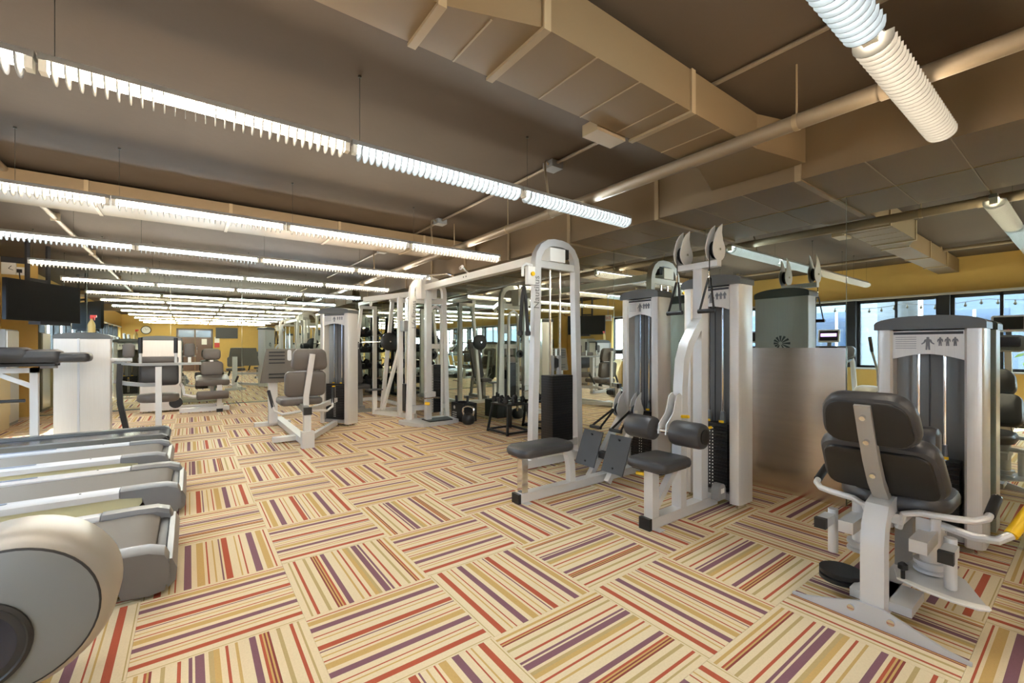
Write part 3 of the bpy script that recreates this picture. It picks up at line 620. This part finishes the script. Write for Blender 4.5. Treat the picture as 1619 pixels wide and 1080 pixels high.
MB().rings([[(-.085+a, yy, z) for a, z in ((0, .03), (.03, .06), (.035, .12), (.015, .17), (-.01, .175), (-.03, .1))] for yy in (y-hw+.02, y+hw-.02)]).done('rear_guard', 'tread_grey', t)
MB().rings([[(-2.3+a, y+b*w_, z) for a, b in ((0, -1), (.1, -1.0), (.55, -1), (.55, 1), (.1, 1), (0, 1))] for z, w_ in ((.04, .4), (.26, .4), (.33, .33), (.34, .25))]).done('motor_cover', 'tread_grey', t)
cn = MB().pad((-1.86, y, 1.12), Y, (-.45, 0, 1), .86, .26, .1, .1, .03).done('console', 'tread_grey', t)
MB().pad((-1.80, y, 1.14), Y, (-.45, 0, 1), .3, .2, .03, .03, .008).done('control_panel', 'housing_dark', cn)
tv = MB().pad((-1.88, y, 1.44), Y, (-.15, 0, 1), .36, .25, .05, .03, .012).done('console_screen', 'rail', t)
MB().obox((-1.851, y, 1.445), Y, (-.15, 0, 1), (1, 0, .15), .30, .19, .006).done('display', 'screen', tv)
MB().box(-1.92, y-.03, 1.2, -1.88, y+.03, 1.36).done('screen_post', 'tread_grey', t)
MB().box(-1.76, y-.05, 1.02, -1.72, y+.05, 1.05).done('safety_key', 'red_plastic', t)
text('GPX', .06, 'rail_mark', t, frame((-1.5, y-hw-.001, .215), X, Z))
tm2 = dup(t, (.03, YT[1]-YT[0], 0), 'silver treadmill, second from the round elliptical housing', 'treadmills facing the windows')
tm3 = dup(t, (-.08, YT[2]-YT[0], 0), 'silver treadmill, third from the round elliptical housing', 'treadmills facing the windows')
for o in tm3.children:
    if o.name.startswith('console_screen'):
        for c in o.children: c.data = c.data.copy(); c.data.materials[0] = MATS['screen']
for o in t.children:
    if o.name.startswith('console_screen'):
        MB().obox((-1.8475, y, 1.46), Y, (-.15, 0, 1), (1, 0, .15), .26, .06, .002).done('display_image', 'screen_lit', o)
t = thing('treadmill', 'dark low-deck treadmill, farthest along the row beside the weight tower', 'treadmill', (-1.2, 6.95, 0), 'treadmills facing the windows')
y = 6.95
MB().prism([(-2.1, .03), (-.3, .03), (-.22, .06), (-.2, .13), (-.24, .17), (-2.1, .17)], 'y', y-.36, y+.36).done('deck', 'black', t)
MB().box(-2.05, y-.25, .171, -.3, y+.25, .176).done('running_belt', 'housing_dark', t)
for s in (-1, 1):
    MB().prism([(-2.1, .15), (-.35, .15), (-.24, .16), (-.21, .175), (-.26, .2), (-2.1, .205)], 'y', y+s*.27, y+s*.38).done('side_rail', 'cap_grey', t)
    MB().tube([(-2.05, y+s*.34, .1), (-2.0, y+s*.34, .5), (-1.85, y+s*.33, 1.05)], .035, 10).done('upright', 'cap_grey', t)
MB().cyl((-.24, y-.3, .13), (-.24, y+.3, .13), .05, n=14).done('rear_roller', 'black', t)
cn = MB().pad((-1.85, y, 1.12), Y, (-.45, 0, 1), .8, .24, .1, .1, .03).done('console', 'cap_grey', t)
MB().pad((-1.79, y, 1.14), Y, (-.45, 0, 1), .3, .18, .03, .03, .008).done('control_panel', 'housing_dark', cn)
# ------------------------------------------------------------------ elliptical trainers
def elliptical(y, label):
    t = thing('elliptical_trainer', label, 'elliptical', (-1.1, y, 0), 'elliptical trainers facing the windows')
    cx, cz, R = -.472, .362, .265
    MB().lathe((cx, y-.17, cz), Y, [(.06, 0), (R*.55, .004), (R*.86, .022), (R*.95, .05), (R, .10), (R, .24), (R*.95, .29), (R*.86, .318), (R*.55, .336), (.06, .34)], 48).done('drive_housing', 'housing', t)
    MB().lathe((cx, y-.176, cz), Y, [(.02, 0), (R*.55, .002), (R*.84, .02), (R*.84, .026)], 48).done('side_cover', 'cover_grey', t)
    MB().lathe((cx, y-.160, cz), Y, [(R*.84, .004), (R*.862, .006), (R*.862, .012), (R*.84, .012)], 48).done('housing_seam', 'black', t)
    MB().lathe((cx-.07, y-.184, cz-.05), Y, [(R*.48, .0), (R*.5, -.004), (R*.54, 0), (R*.54, .016)], 40).done('hub_ring', 'black', t)
    MB().lathe((cx-.07, y-.186, cz-.05), Y, [(.01, -.002), (R*.3, -.001), (R*.48, .004), (R*.48, .012)], 40).done('hub_disc', 'housing_dark', t)
    MB().box(-2.05, y-.05, .04, -.5, y+.05, .12).done('base_beam', 'housing', t)
    for x in (-2.05, -.56): MB().cyl((x, y-.16, .04), (x, y+.16, .04), .04, n=12).done('floor_bar', 'black', t)
    MB().beam((-1.98, y, .1), (-1.75, y, 1.25), .1, .07).done('mast', 'housing', t)
    for s in (-1, 1):
        MB().beam((-.5, y+s*.2, .42), (-1.85, y+s*.2, .3), .05, .06).done('pedal_arm', 'grey_paint', t)
        MB().pad((-1.1, y+s*.2, .41), X, Y, .36, .14, .05, .04, .015).done('pedal', 'black', t)
        hb = MB().tube([(-1.86, y+s*.2, .3), (-1.85, y+s*.21, .8), (-1.72, y+s*.26, 1.15), (-1.6, y+s*.26, 1.4)], .02, 10).done('swing_handle', 'grey_paint', t)
        MB().cyl((-1.72, y+s*.26, 1.15), (-1.6, y+s*.26, 1.4), .026, n=10).done('grip', 'black', hb)
    cn = MB().pad((-1.76, y, 1.28), Y, (-.4, 0, 1), .36, .26, .08, .07, .025).done('console', 'cap_grey', t)
    MB().pad((-1.71, y, 1.3), Y, (-.4, 0, 1), .26, .16, .02, .03, .006).done('control_panel', 'housing_dark', cn)
    tv = MB().pad((-1.82, y, 1.58), Y, (-.1, 0, 1), .36, .25, .05, .03, .012).done('console_screen', 'rail', t)
    MB().obox((-1.791, y, 1.585), Y, (-.1, 0, 1), (1, 0, .1), .30, .19, .006).done('display', 'screen', tv)
    MB().box(-1.784, y-.004, 1.489, -1.78, y+.004, 1.497).done('power_light', 'led_red', tv)
    MB().box(-1.85, y-.03, 1.35, -1.82, y+.03, 1.5).done('screen_post', 'cap_grey', t)
elliptical(2.2, 'grey elliptical trainer with large round drive housing in the left foreground')
elliptical(.85, 'grey elliptical trainer seen only in the right hand mirror')
# ------------------------------------------------------------------ chest fly machine and its tower (left rear)
t = thing('chest_fly_machine', 'silver chest fly machine with twin grey tower and round brown seat', 'weight machine', (-.8, 8.2, 0))
tower(t, Matrix.Translation((-1.18, 8.3, 0)) @ Matrix.Rotation(math.pi/2*3, 4, 'Z') @ Matrix.Translation((-.25, 0, 0)) @ Matrix.Rotation(0, 4, 'Z'), .56, 1.39, .25, .42, emblem=False)
MB().box(-1.19, 8.018, .04, -1.17, 8.052, 1.34).done('panel_seam', 'rail', t)
MB().rtube([(-.84, 8.02, 1.03), (-.72, 7.93, 1.0), (-.58, 7.9, .985), (-.2, 7.9, .985), (.14, 7.9, .985)], .05, .035).done('yoke_bar', 'grey_paint', t)
MB().cyl((-.86, 8.0, 1.05), (-.64, 8.0, 1.05), .03, n=12).done('pivot_tube', 'silver', t)
for x in (-.55, -.16):
    g = MB().cyl((x, 7.95, .99), (x, 7.95, 1.14), .018, n=10).done('handle_post', 'silver', t)
    MB().cyl((x, 7.95, 1.14), (x, 7.95, 1.36), .025, n=12).done('grip', 'black', g)
for x in (-.68, .0):
    g = MB().box(x-.02, 8.02, .98, x+.02, 8.06, 1.12).done('pad_post', 'white_paint', t)
    MB().pad((x, 8.03, 1.18), X, Z, .13, .2, .07, .04, .02).done('elbow_pad', 'vinyl_brown', g)
MB().pad((-.36, 8.26, .82), X, Z, .46, .32, .1, .05, .03).done('backrest', 'vinyl', t)
MB().pad((-.36, 8.12, 1.04), X, Z, .46, .1, .08, .03, .03).done('headrest', 'vinyl_brown', t)
MB().pad((-.36, 8.1, .5), X, Y, .48, .36, .12, .17, .035).done('seat', 'vinyl_brown', t)
MB().box(-.385, 7.86, .04, -.315, 7.94, .95).done('front_post', 'silver', t)
MB().rtube([(-.82, 8.0, .76), (-.7, 7.93, .73), (-.5, 7.9, .7), (-.38, 7.9, .7)], .04, .05).done('lower_arm', 'grey_paint', t)
MB().box(-.9, 7.86, .02, -.31, 7.95, .09).done('base_beam', 'silver', t)
MB().rtube([(-.76, 7.96, 1.0), (-.77, 7.95, .7), (-.76, 7.96, .45), (-.7, 7.97, .1), (-.72, 7.98, .03)], .06, .08).done('press_lever', 'black', t)
# spray bottles
def bottle(x, y, z, label):
    t = thing('spray_bottle', label, 'spray bottle', (x, y, z))
    MB().lathe((x, y, z), Z, [(.036, 0), (.04, .006), (.04, .1), (.034, .125), (.015, .165), (.014, .185)], 16).done('bottle_body', 'bottle_liquid', t)
    MB().cyl((x, y, z+.185), (x, y, z+.205), .018, n=12).box(x-.014, y-.012, z+.205, x+.05, y+.012, z+.235).box(x+.025, y-.006, z+.165, x+.033, y+.006, z+.206).done('trigger_head', 'red_plastic', t)
bottle(-1.07, 8.15, 1.426, 'amber spray bottle with red trigger on top of the grey tower')
# ------------------------------------------------------------------ leg extension by the back mirror
t = thing('leg_extension_machine', 'silver leg extension machine with brown padded roller before the back mirror', 'weight machine', (0, 10.3, 0))
tower(t, Matrix.Translation((-.43, 10.6, 0)) @ Matrix.Rotation(math.pi/2, 4, 'Z') @ Matrix.Translation((-.12, 0, 0)) @ Matrix.Rotation(math.pi, 4, 'Z') @ Matrix.Translation((-.25, 0, 0)), .6, 1.40, .25, .4, emblem=False)
MB().box(-.15, 10.0, .02, .62, 10.08, .1).done('base_beam', 'silver', t)
MB().box(-.15, 10.5, .02, .55, 10.58, .1).done('rear_beam', 'silver', t)
MB().box(.42, 9.95, .04, .5, 10.6, .11).done('cross_beam', 'silver', t)
MB().box(.41, 9.92, 0, .51, 9.98, .06).done('foot_cap', 'black', t)
MB().box(.42, 10.0, .1, .5, 10.08, .5).done('front_post', 'silver', t)
MB().pad((.36, 10.3, .58), X, (0, 1, .16), .54, .5, .12, .05, .03).done('seat', 'vinyl_brown', t)
MB().pad((.36, 10.56, .80), X, (0, .2, 1), .38, .28, .09, .07, .03).done('backrest', 'vinyl_brown', t)
MB().pad((.36, 10.63, 1.08), X, (0, .2, 1), .3, .22, .09, .07, .03).done('headrest', 'vinyl_brown', t)
MB().rtube([(.36, 10.56, .3), (.36, 10.62, .6), (.36, 10.70, 1.1)], .06, .04).done('back_strut', 'silver', t)
MB().rtube([(-.13, 10.05, .55), (-.1, 9.95, .5), (-.08, 9.9, .36), (.05, 9.88, .32), (.12, 9.88, .32)], .04, .04).done('lever_arm', 'silver', t)
MB().lathe((.1, 9.88, .33), X, [(.05, 0), (.075, .012), (.08, .03), (.08, .47), (.07, .5), (.03, .505)], 20).done('shin_roller', 'vinyl_brown', t)
MB().lathe((-.2, 9.98, .22), Y, [(.1, 0), (.1, .05), (.04, .055)], 18).done('cam', 'black', t)
g = MB().tube([(.62, 10.2, .5), (.68, 10.2, .48), (.72, 10.15, .52), (.75, 10.12, .6)], .015, 8).done('side_handle', 'silver', t)
MB().cyl((.73, 10.14, .54), (.77, 10.1, .66), .02, n=10).done('grip', 'black', g)
# ------------------------------------------------------------------ prone bench machine at the far left
t = thing('prone_bench_machine', 'high dark padded bench on a silver post beside the window wall', 'weight machine', (-1.7, 7.6, 0))
MB().box(-1.53, 7.57, .02, -1.46, 7.64, .98).done('post', 'silver', t)
MB().box(-2.3, 7.55, 0, -1.4, 7.65, .05).done('base', 'silver', t)
MB().box(-2.4, 7.57, .92, -1.46, 7.64, .98).done('top_beam', 'silver', t)
MB().beam((-1.8, 7.605, .92), (-1.52, 7.605, .76), .05, .05).done('brace', 'silver', t)
for x0, x1, h in ((-2.55, -1.98, 1.23), (-2.2, -1.5, 1.225), (-1.8, -1.24, 1.20)):
    MB().pad(((x0+x1)/2, 7.6, h-.09), X, Y, x1-x0, .34-.02*(x1 > -1.3), .18, .09, .07).done('pad_section', 'vinyl', t)
MB().pad((-1.16, 7.62, 1.10), X, Y, .32, .3, .12, .05, .04).done('end_pad', 'vinyl', t)
MB().box(-2.3, 7.46, 1.0, -1.3, 7.74, 1.03).done('pad_board', 'black', t)
MB().cyl((-1.55, 7.5, .6), (-2.1, 7.5, .6), .02, n=10).done('grip_bar', 'black', t)
MB().cyl((-2.0, 7.4, .42), (-2.3, 7.4, .42), .05, n=14).done('ankle_roller', 'vinyl', t)
MB().box(-1.44, 7.56, .97, -1.3, 7.62, 1.03).done('adjuster', 'grey_paint', t)
# ------------------------------------------------------------------ smith machine, bench, rack in the back right corner
t = thing('smith_machine', 'white smith machine with slanted rails and loaded bar beside the corner mirror', 'weight machine', (3.1, 9.1, 0))
for y in (8.15, 10.05):
    MB().beam((2.95, y, .06), (3.15, y, 2.12), .06, .07, Y).done('slanted_rail', 'white_paint', t)
    MB().box(3.42, y-.04, .05, 3.5, y+.04, 2.15).done('rear_upright', 'white_paint', t)
    MB().box(2.82, y-.05, .0, 3.55, y+.05, .07).done('foot_beam', 'white_paint', t)
    MB().box(3.1, y-.035, 2.10, 3.5, y+.035, 2.17).done('top_arm', 'white_paint', t)
    for zz in (.5, .9, 1.5): MB().cyl((3.5, y, zz), (3.62, y, zz+.02), .016, n=8).done('storage_peg', 'chrome', t)
MB().box(3.1, 8.1, 2.17, 3.18, 10.1, 2.24).done('top_beam', 'white_paint', t)
MB().box(3.43, 8.1, .02, 3.49, 10.1, .09).done('rear_base_beam', 'white_paint', t)
MB().cyl((3.04, 7.95, 1.33), (3.04, 10.25, 1.33), .014, n=10).done('bar', 'chrome', t)
for y, r in ((8.0, .17), (10.17, .17)): MB().lathe((3.04, y, 1.33), Y, [(.03, 0), (r*.9, 0), (r, .008), (r, .03), (r*.9, .038), (.03, .038)], 22).done('weight_plate', 'black', t)
t = thing('adjustable_bench', 'black adjustable bench with raised back beside the smith machine', 'bench', (2.64, 8.7, 0))
MB().pad((2.63, 8.82, .85), X, (0, .32, 1), .28, .72, .08, .06, .025).done('backrest', 'vinyl', t)
MB().pad((2.63, 8.96, 1.26), X, (0, .32, 1), .25, .16, .08, .05, .025).done('headrest', 'vinyl', t)
MB().pad((2.65, 8.48, .47), X, Y, .3, .34, .08, .06, .025).done('seat', 'vinyl', t)
MB().beam((2.64, 8.3, .08), (2.64, 9.1, .08), .07, .07).done('frame', 'grey_paint', t)
MB().box(2.61, 8.45, .08, 2.68, 8.53, .43).done('post', 'grey_paint', t)
for yy in (8.3, 9.1): MB().box(2.5, yy-.04, 0, 2.79, yy+.04, .06).done('foot', 'grey_paint', t)
MB().beam((2.64, 9.05, .1), (2.64, 8.9, .85), .05, .05).done('brace', 'grey_paint', t)
t = thing('dumbbell_rack', 'black upright rack holding dumbbells against the back corner mirror', 'rack', (3.4, 10.9, 0))
for x in (2.75, 3.3, 3.85):
    MB().box(x-.03, 10.95, 0, x+.03, 11.03, 2.0).done('upright', 'black', t)
    MB().box(x-.03, 10.5, 0, x+.03, 11.03, .06).done('foot', 'black', t)
for k, zz in enumerate((.35, .75, 1.15, 1.55)): MB().prism([(10.6, zz-.05), (10.63, zz-.06), (10.95, zz+.06), (10.95, zz+.08)], 'x', 2.72, 3.88).done('shelf', 'black', t)
def dumbbell(c, ax, r, L, label, group, tilt=0):
    c = Vector(c); ax = Vector(ax).normalized(); t = thing('dumbbell', label, 'dumbbell', c, group)
    for s in (-1, 1): MB().lathe(c+ax*s*L*.26, ax*s, [(r*.75, 0), (r, L*.04), (r, L*.2), (r*.75, L*.24)], 6).done('head', 'black', t, smooth=False)
    MB().cyl(c-ax*L*.28, c+ax*L*.28, .015, n=10).done('handle', 'chrome', t)
    return t
RK = ['bottom', 'second', 'third', 'top']; O6 = ['first', 'second', 'third', 'fourth', 'fifth', 'sixth']
k0 = None
for k, zz in enumerate((.35, .75, 1.15, 1.55)):
    for q in range(6):
        c = (2.86+q*.175, 10.78, zz+.01+.064)
        lab = f'black hex dumbbell, {O6[q]} from the left on the {RK[k]} shelf of the corner rack'
        if k0 is None: k0 = dumbbell(c, (0, 1, .36), .06, .28, lab, 'dumbbells on the corner rack')
        else: dup(k0, Vector(c)-Vector(k0.location), lab, 'dumbbells on the corner rack')
# white cable station next to the far arch
t = thing('cable_station', 'white single cable station with small weight stack between smith machine and crossover', 'cable machine', (2.95, 7.4, 0))
MB().beam((2.72, 7.95, .04), (3.12, 7.0, .04), .07, .08).done('base_beam', 'white_paint', t)
MB().box(2.69, 7.88, .04, 2.76, 7.95, .44).done('front_post', 'white_paint', t)
MB().box(2.58, 7.8, .44, 2.84, 8.0, .46).done('knee_plate', 'plate_dark', t)
MB().box(2.93, 7.28, .04, 3.01, 7.36, 2.12).done('upright', 'white_paint', t)
MB().box(3.08, 7.05, .04, 3.15, 7.12, 2.12).done('rear_upright', 'white_paint', t)
MB().beam((2.6, 8.1, 2.1), (3.12, 7.0, 2.14), .07, .09).done('top_beam', 'white_paint', t)
MB().lathe((2.66, 7.96, 2.02), X, [(.05, 0), (.05, .02)], 14).done('top_pulley', 'sticker_white', t)
MB().beam((2.8, 7.7, .1), (2.96, 7.33, 1.2), .05, .05).done('brace', 'white_paint', t)
sk = MB()
for k in range(18): sk.box(2.98, 7.12, .12+k*.026, 3.1, 7.24, .12+k*.026+.0235)
sk.done('weight_stack', 'stack', t)
for q in (7.15, 7.21): MB().cyl((3.03, q, .1), (3.03, q, 2.1), .009, n=8).done('guide_rod', 'chrome', t)
MB().box(2.95, 7.1, 1.5, 3.1, 7.26, 1.68).done('display_box', 'grey_paint', t)
# ------------------------------------------------------------------ box, kettlebell, dumbbell table
t = thing('plyo_box', 'black printed box bin holding bars beside the crossover platform', 'box', (3.72, 6.35, 0))
MB().box(3.58, 6.18, 0, 3.84, 6.2, .3).box(3.58, 6.56, 0, 3.84, 6.58, .3).box(3.58, 6.2, 0, 3.6, 6.56, .3).box(3.82, 6.2, 0, 3.84, 6.56, .3).box(3.6, 6.2, 0, 3.82, 6.56, .02).done('box_walls', 'black', t)
pr_ = MB().lathe((3.579, 6.47, .22), -X, [(.03, 0), (.03, .001), (.016, .001), (.016, 0)], 18)
for k in range(3):
    for q in range(3): pr_.box(3.578, 6.40+q*.05, .06+k*.035, 3.5799, 6.43+q*.05, .075+k*.035)
pr_.done('print', 'sticker_white', t)
for k, (x, yy, dx) in enumerate(((3.66, 6.5, -.02), (3.7, 6.3, .03))):
    o = thing('exercise_stick', ('black gripped steel stick leaning at the far side of the box bin', 'black gripped steel stick leaning at the near side of the box bin')[k], 'stick', (x, yy, .03))
    MB().cyl((x, yy, .03), (x+dx, yy, .3), .012, n=8).done('rod', 'chrome', o); MB().cyl((x+dx, yy, .3), (x+dx*1.4, yy, .41), .022, n=10).done('grip', 'black', o)
t = thing('kettlebell', 'black kettlebell with bare steel handle on the carpet before the box bin', 'kettlebell', (3.56, 5.98, 0))
MB().lathe((3.56, 5.98, 0), Z, [(.05, 0), (.085, .02), (.105, .065), (.1, .12), (.07, .165), (.03, .18)], 22).done('bell', 'black', t)
MB().tube([(3.56-.06*c, 5.98+.07*c, z) for c, z in ((-.75, .13), (-1, .2), (-.95, .25), (-.6, .28), (0, .29), (.6, .28), (.95, .25), (1, .2), (.75, .13))], .017, 10).done('handle', 'chrome', t)
t = thing('dumbbell_table', 'low black steel frame table holding dumbbells before the mirror', 'table', (3.72, 5.1, 0))
cs = [(3.52, 4.87), (3.93, 4.87), (3.93, 5.36), (3.52, 5.36)]; ct = [(3.57, 4.92), (3.9, 4.92), (3.9, 5.31), (3.57, 5.31)]
for a, b in zip(cs, ct): MB().beam((*a, 0.0), (*b, .4), .028, .028).done('leg', 'black', t)
fr = MB()
for k in range(4): fr.beam((*cs[k], .03), (*cs[(k+1) % 4], .03), .026, .026)
fr.done('lower_frame', 'black', t)
MB().box(3.55, 4.9, .4, 3.92, 5.33, .42).done('table_top', 'stack', t)
for x, yy, w_ in ((3.64, 5.27, 'front side, at the far end'), (3.64, 5.13, 'front side, in the middle'), (3.64, 4.98, 'front side, at the near end'), (3.83, 5.2, 'mirror side, at the far end'), (3.83, 5.02, 'mirror side, at the near end')):
    dumbbell((x, yy, .471), (1, 0, 0), .05, .178, f'black hex dumbbell on the low table, {w_}', 'dumbbells on the low table')
# ------------------------------------------------------------------ televisions, signs, wall items
t = thing('ceiling_television', 'black flat television hung from a ceiling bracket at the left rear', 'television', (-1.75, 9.5, 1.7))
u = Vector((.508, .861, 0)); n = Vector((.861, -.508, 0)); c = Vector((-1.76, 9.48, 1.90))
tv = MB().obox(c, u, Z, n, 1.16, .58, .05).done('casing', 'black', t)
MB().obox(c+n*.0265, u, Z, n, 1.12, .54, .002).done('screen', 'screen', tv)
MB().obox(c-n*.05+Z*-.31+u*.15, u, Z, n, .5, .05, .16).done('lower_shelf', 'trim_dark', t)
for s in (-.16, .16): MB().obox(c-n*.09+u*s+Z*.57, u, Z, n, .05, .62, .03).done('bracket_arm', 'trim_dark', t)
MB().obox(c-n*.09+Z*.33, u, Z, n, .37, .04, .03).done('bracket_bar', 'trim_dark', t)
t = thing('wall_television', 'black flat television on the yellow wall right of the brown door', 'television', (1.6, YR, 1.95))
MB().box(1.1, YR+.03, 1.68, 2.08, YR+.08, 2.24).done('casing', 'black', t); MB().box(1.12, YR+.08, 1.70, 2.06, YR+.082, 2.22).done('screen', 'screen', t)
MB().box(1.45, YR+.001, 1.85, 1.75, YR+.03, 2.05).done('wall_mount', 'black', t)
t = thing('exit_sign', 'white hanging exit sign with red letters by the window wall', 'sign', (-2.2, 9.0, 2.1))
MB().box(-2.22, 8.86, 2.02, -2.18, 9.16, 2.2).done('sign_box', 'sticker_white', t)
MB().cyl((-2.2, 9.0, 2.2), (-2.2, 9.0, ZC-.001), .01, n=8).done('stem', 'grey_paint', t)
text('EXIT', .13, 'red_plastic', t, frame((-2.179, 9.01, 2.11), Y, Z))
t = thing('box_clock', 'small white square clock high in the back left corner', 'clock', (-2.5, YB, 2.5))
MB().box(-2.59, YB-.03, 2.48, -2.42, YB+.011, 2.68).done('case', 'sticker_white', t)
for a, b in (((-2.505, 2.58), (-2.47, 2.63)), ((-2.505, 2.58), (-2.45, 2.555))): MB().beam((a[0], YB-.032, a[1]), (b[0], YB-.032, b[1]), .008, .003, Y).done('hand', 'black', t)
t = thing('wall_socket', 'white socket plate with black cables on the back wall by the television', 'socket', (-2.4, YB, 2.5))
MB().box(-2.46, YB+.004, 2.48, -2.26, YB+.011, 2.62).done('plate', 'sticker_white', t); MB().box(-2.41, YB-.03, 2.52, -2.35, YB+.004, 2.58).done('plug', 'black', t)
MB().tube([(-2.38, YB-.02, 2.52), (-2.37, YB-.04, 2.42), (-2.3, YB-.2, 2.3), (-2.1, 10.2, 2.22), (-1.86, 9.56, 2.2)], .008, 6).done('cable', 'black', t)
t = thing('wall_cabinet', 'tall steel cabinet against the wall beneath the ceiling television', 'cabinet', (XW+.2, 10.3, 0))
MB().box(XW+.002, 9.9, 0, XW+.35, 10.5, 1.5).done('body', 'grey_paint', t); MB().box(XW+.35, 9.92, .05, XW+.365, 10.48, 1.48).done('door', 'brushed', t); MB().tube([(XW+.365, 10.4, .9), (XW+.39, 10.4, .92), (XW+.39, 10.4, 1.05), (XW+.365, 10.4, 1.07)], .006, 6).done('handle', 'chrome', t)
t = thing('low_cabinet', 'cream laminate low cabinet in sunlight by the window wall', 'cabinet', (-2.4, 9.2, 0))
MB().box(XW+.06, 8.75, 0, -2.2, 9.85, .85).done('body', 'laminate', t); MB().box(-2.2, 8.77, .2, -2.185, 9.83, .83).done('door', 'laminate', t); MB().box(XW+.05, 8.73, .85, -2.17, 9.87, .88).done('top', 'trim_white', t)
# ------------------------------------------------------------------ outside the windows
struct(MB().box(-40, -40, -.4, XW-.2, 40, -.3).done('ground', 'street'))
def building(x, y0, y1, h, m_, label, fl=3.2, bay=2.4):
    t = thing('building', label, 'building', (x, (y0+y1)/2, -.3))
    MB().box(x-6, y0, -.3, x, y1, h).done('facade', m_, t)
    nb = max(1, int((y1-y0)/bay))
    for k in range(int(h/fl)):
        for q in range(nb):
            a = y0+(q+.2)*(y1-y0)/nb; b = y0+(q+.8)*(y1-y0)/nb
            f = MB().box(x, a, .6+k*fl, x+.05, b, 2.6+k*fl).done('window', 'facade_glass', t)
            MB().box(x+.05, (a+b)/2-.04, .6+k*fl, x+.08, (a+b)/2+.04, 2.6+k*fl).done('mullion', 'trim_white', f)
building(-12, -9, -2.2, 7.5, 'facade_a', 'pale grey building with square windows beyond the right of the windows')
building(-15, -1.4, 4.2, 8, 'facade_b', 'blue grey building across the street in the middle')
building(-12.5, 5, 15, 7, 'facade_a', 'long pale building across the street at the far left')
t = thing('shrub', 'green shrub outside the window beyond the elliptical', 'shrub', (-3.6, -.6, -.3))
lf = MB()
for k in range(420):
    p = Vector((random.gauss(-3.7, .28), random.gauss(-.6, .9), random.uniform(-.2, 1.25))); d = Vector((random.uniform(-1, 1), random.uniform(-1, 1), random.uniform(-.2, 1))).normalized(); q = d.orthogonal().normalized()*.035
    vs = [lf.bm.verts.new(p+v) for v in (-d*.1, q, d*.1, -q)]; lf.face(vs)
lf.done('foliage', 'leaf', t, kind='stuff', smooth=False)
t = thing('string_lights', 'string of small dark bulbs hanging outside the top of the windows', 'string lights', (-3.3, 1.2, 2.1))
pts = [(-3.3, .2+k*.1, 2.08-.05*math.sin(math.pi*((k % 11)/10))) for k in range(34)]
MB().tube(pts, .006, 6).done('cable', 'black', t)
for k in range(1, 34, 2): MB().lathe((pts[k][0], pts[k][1], pts[k][2]), -Z, [(.008, 0), (.012, .03), (.024, .05), (.024, .07), (.008, .09)], 10).done('bulb', 'black', t)
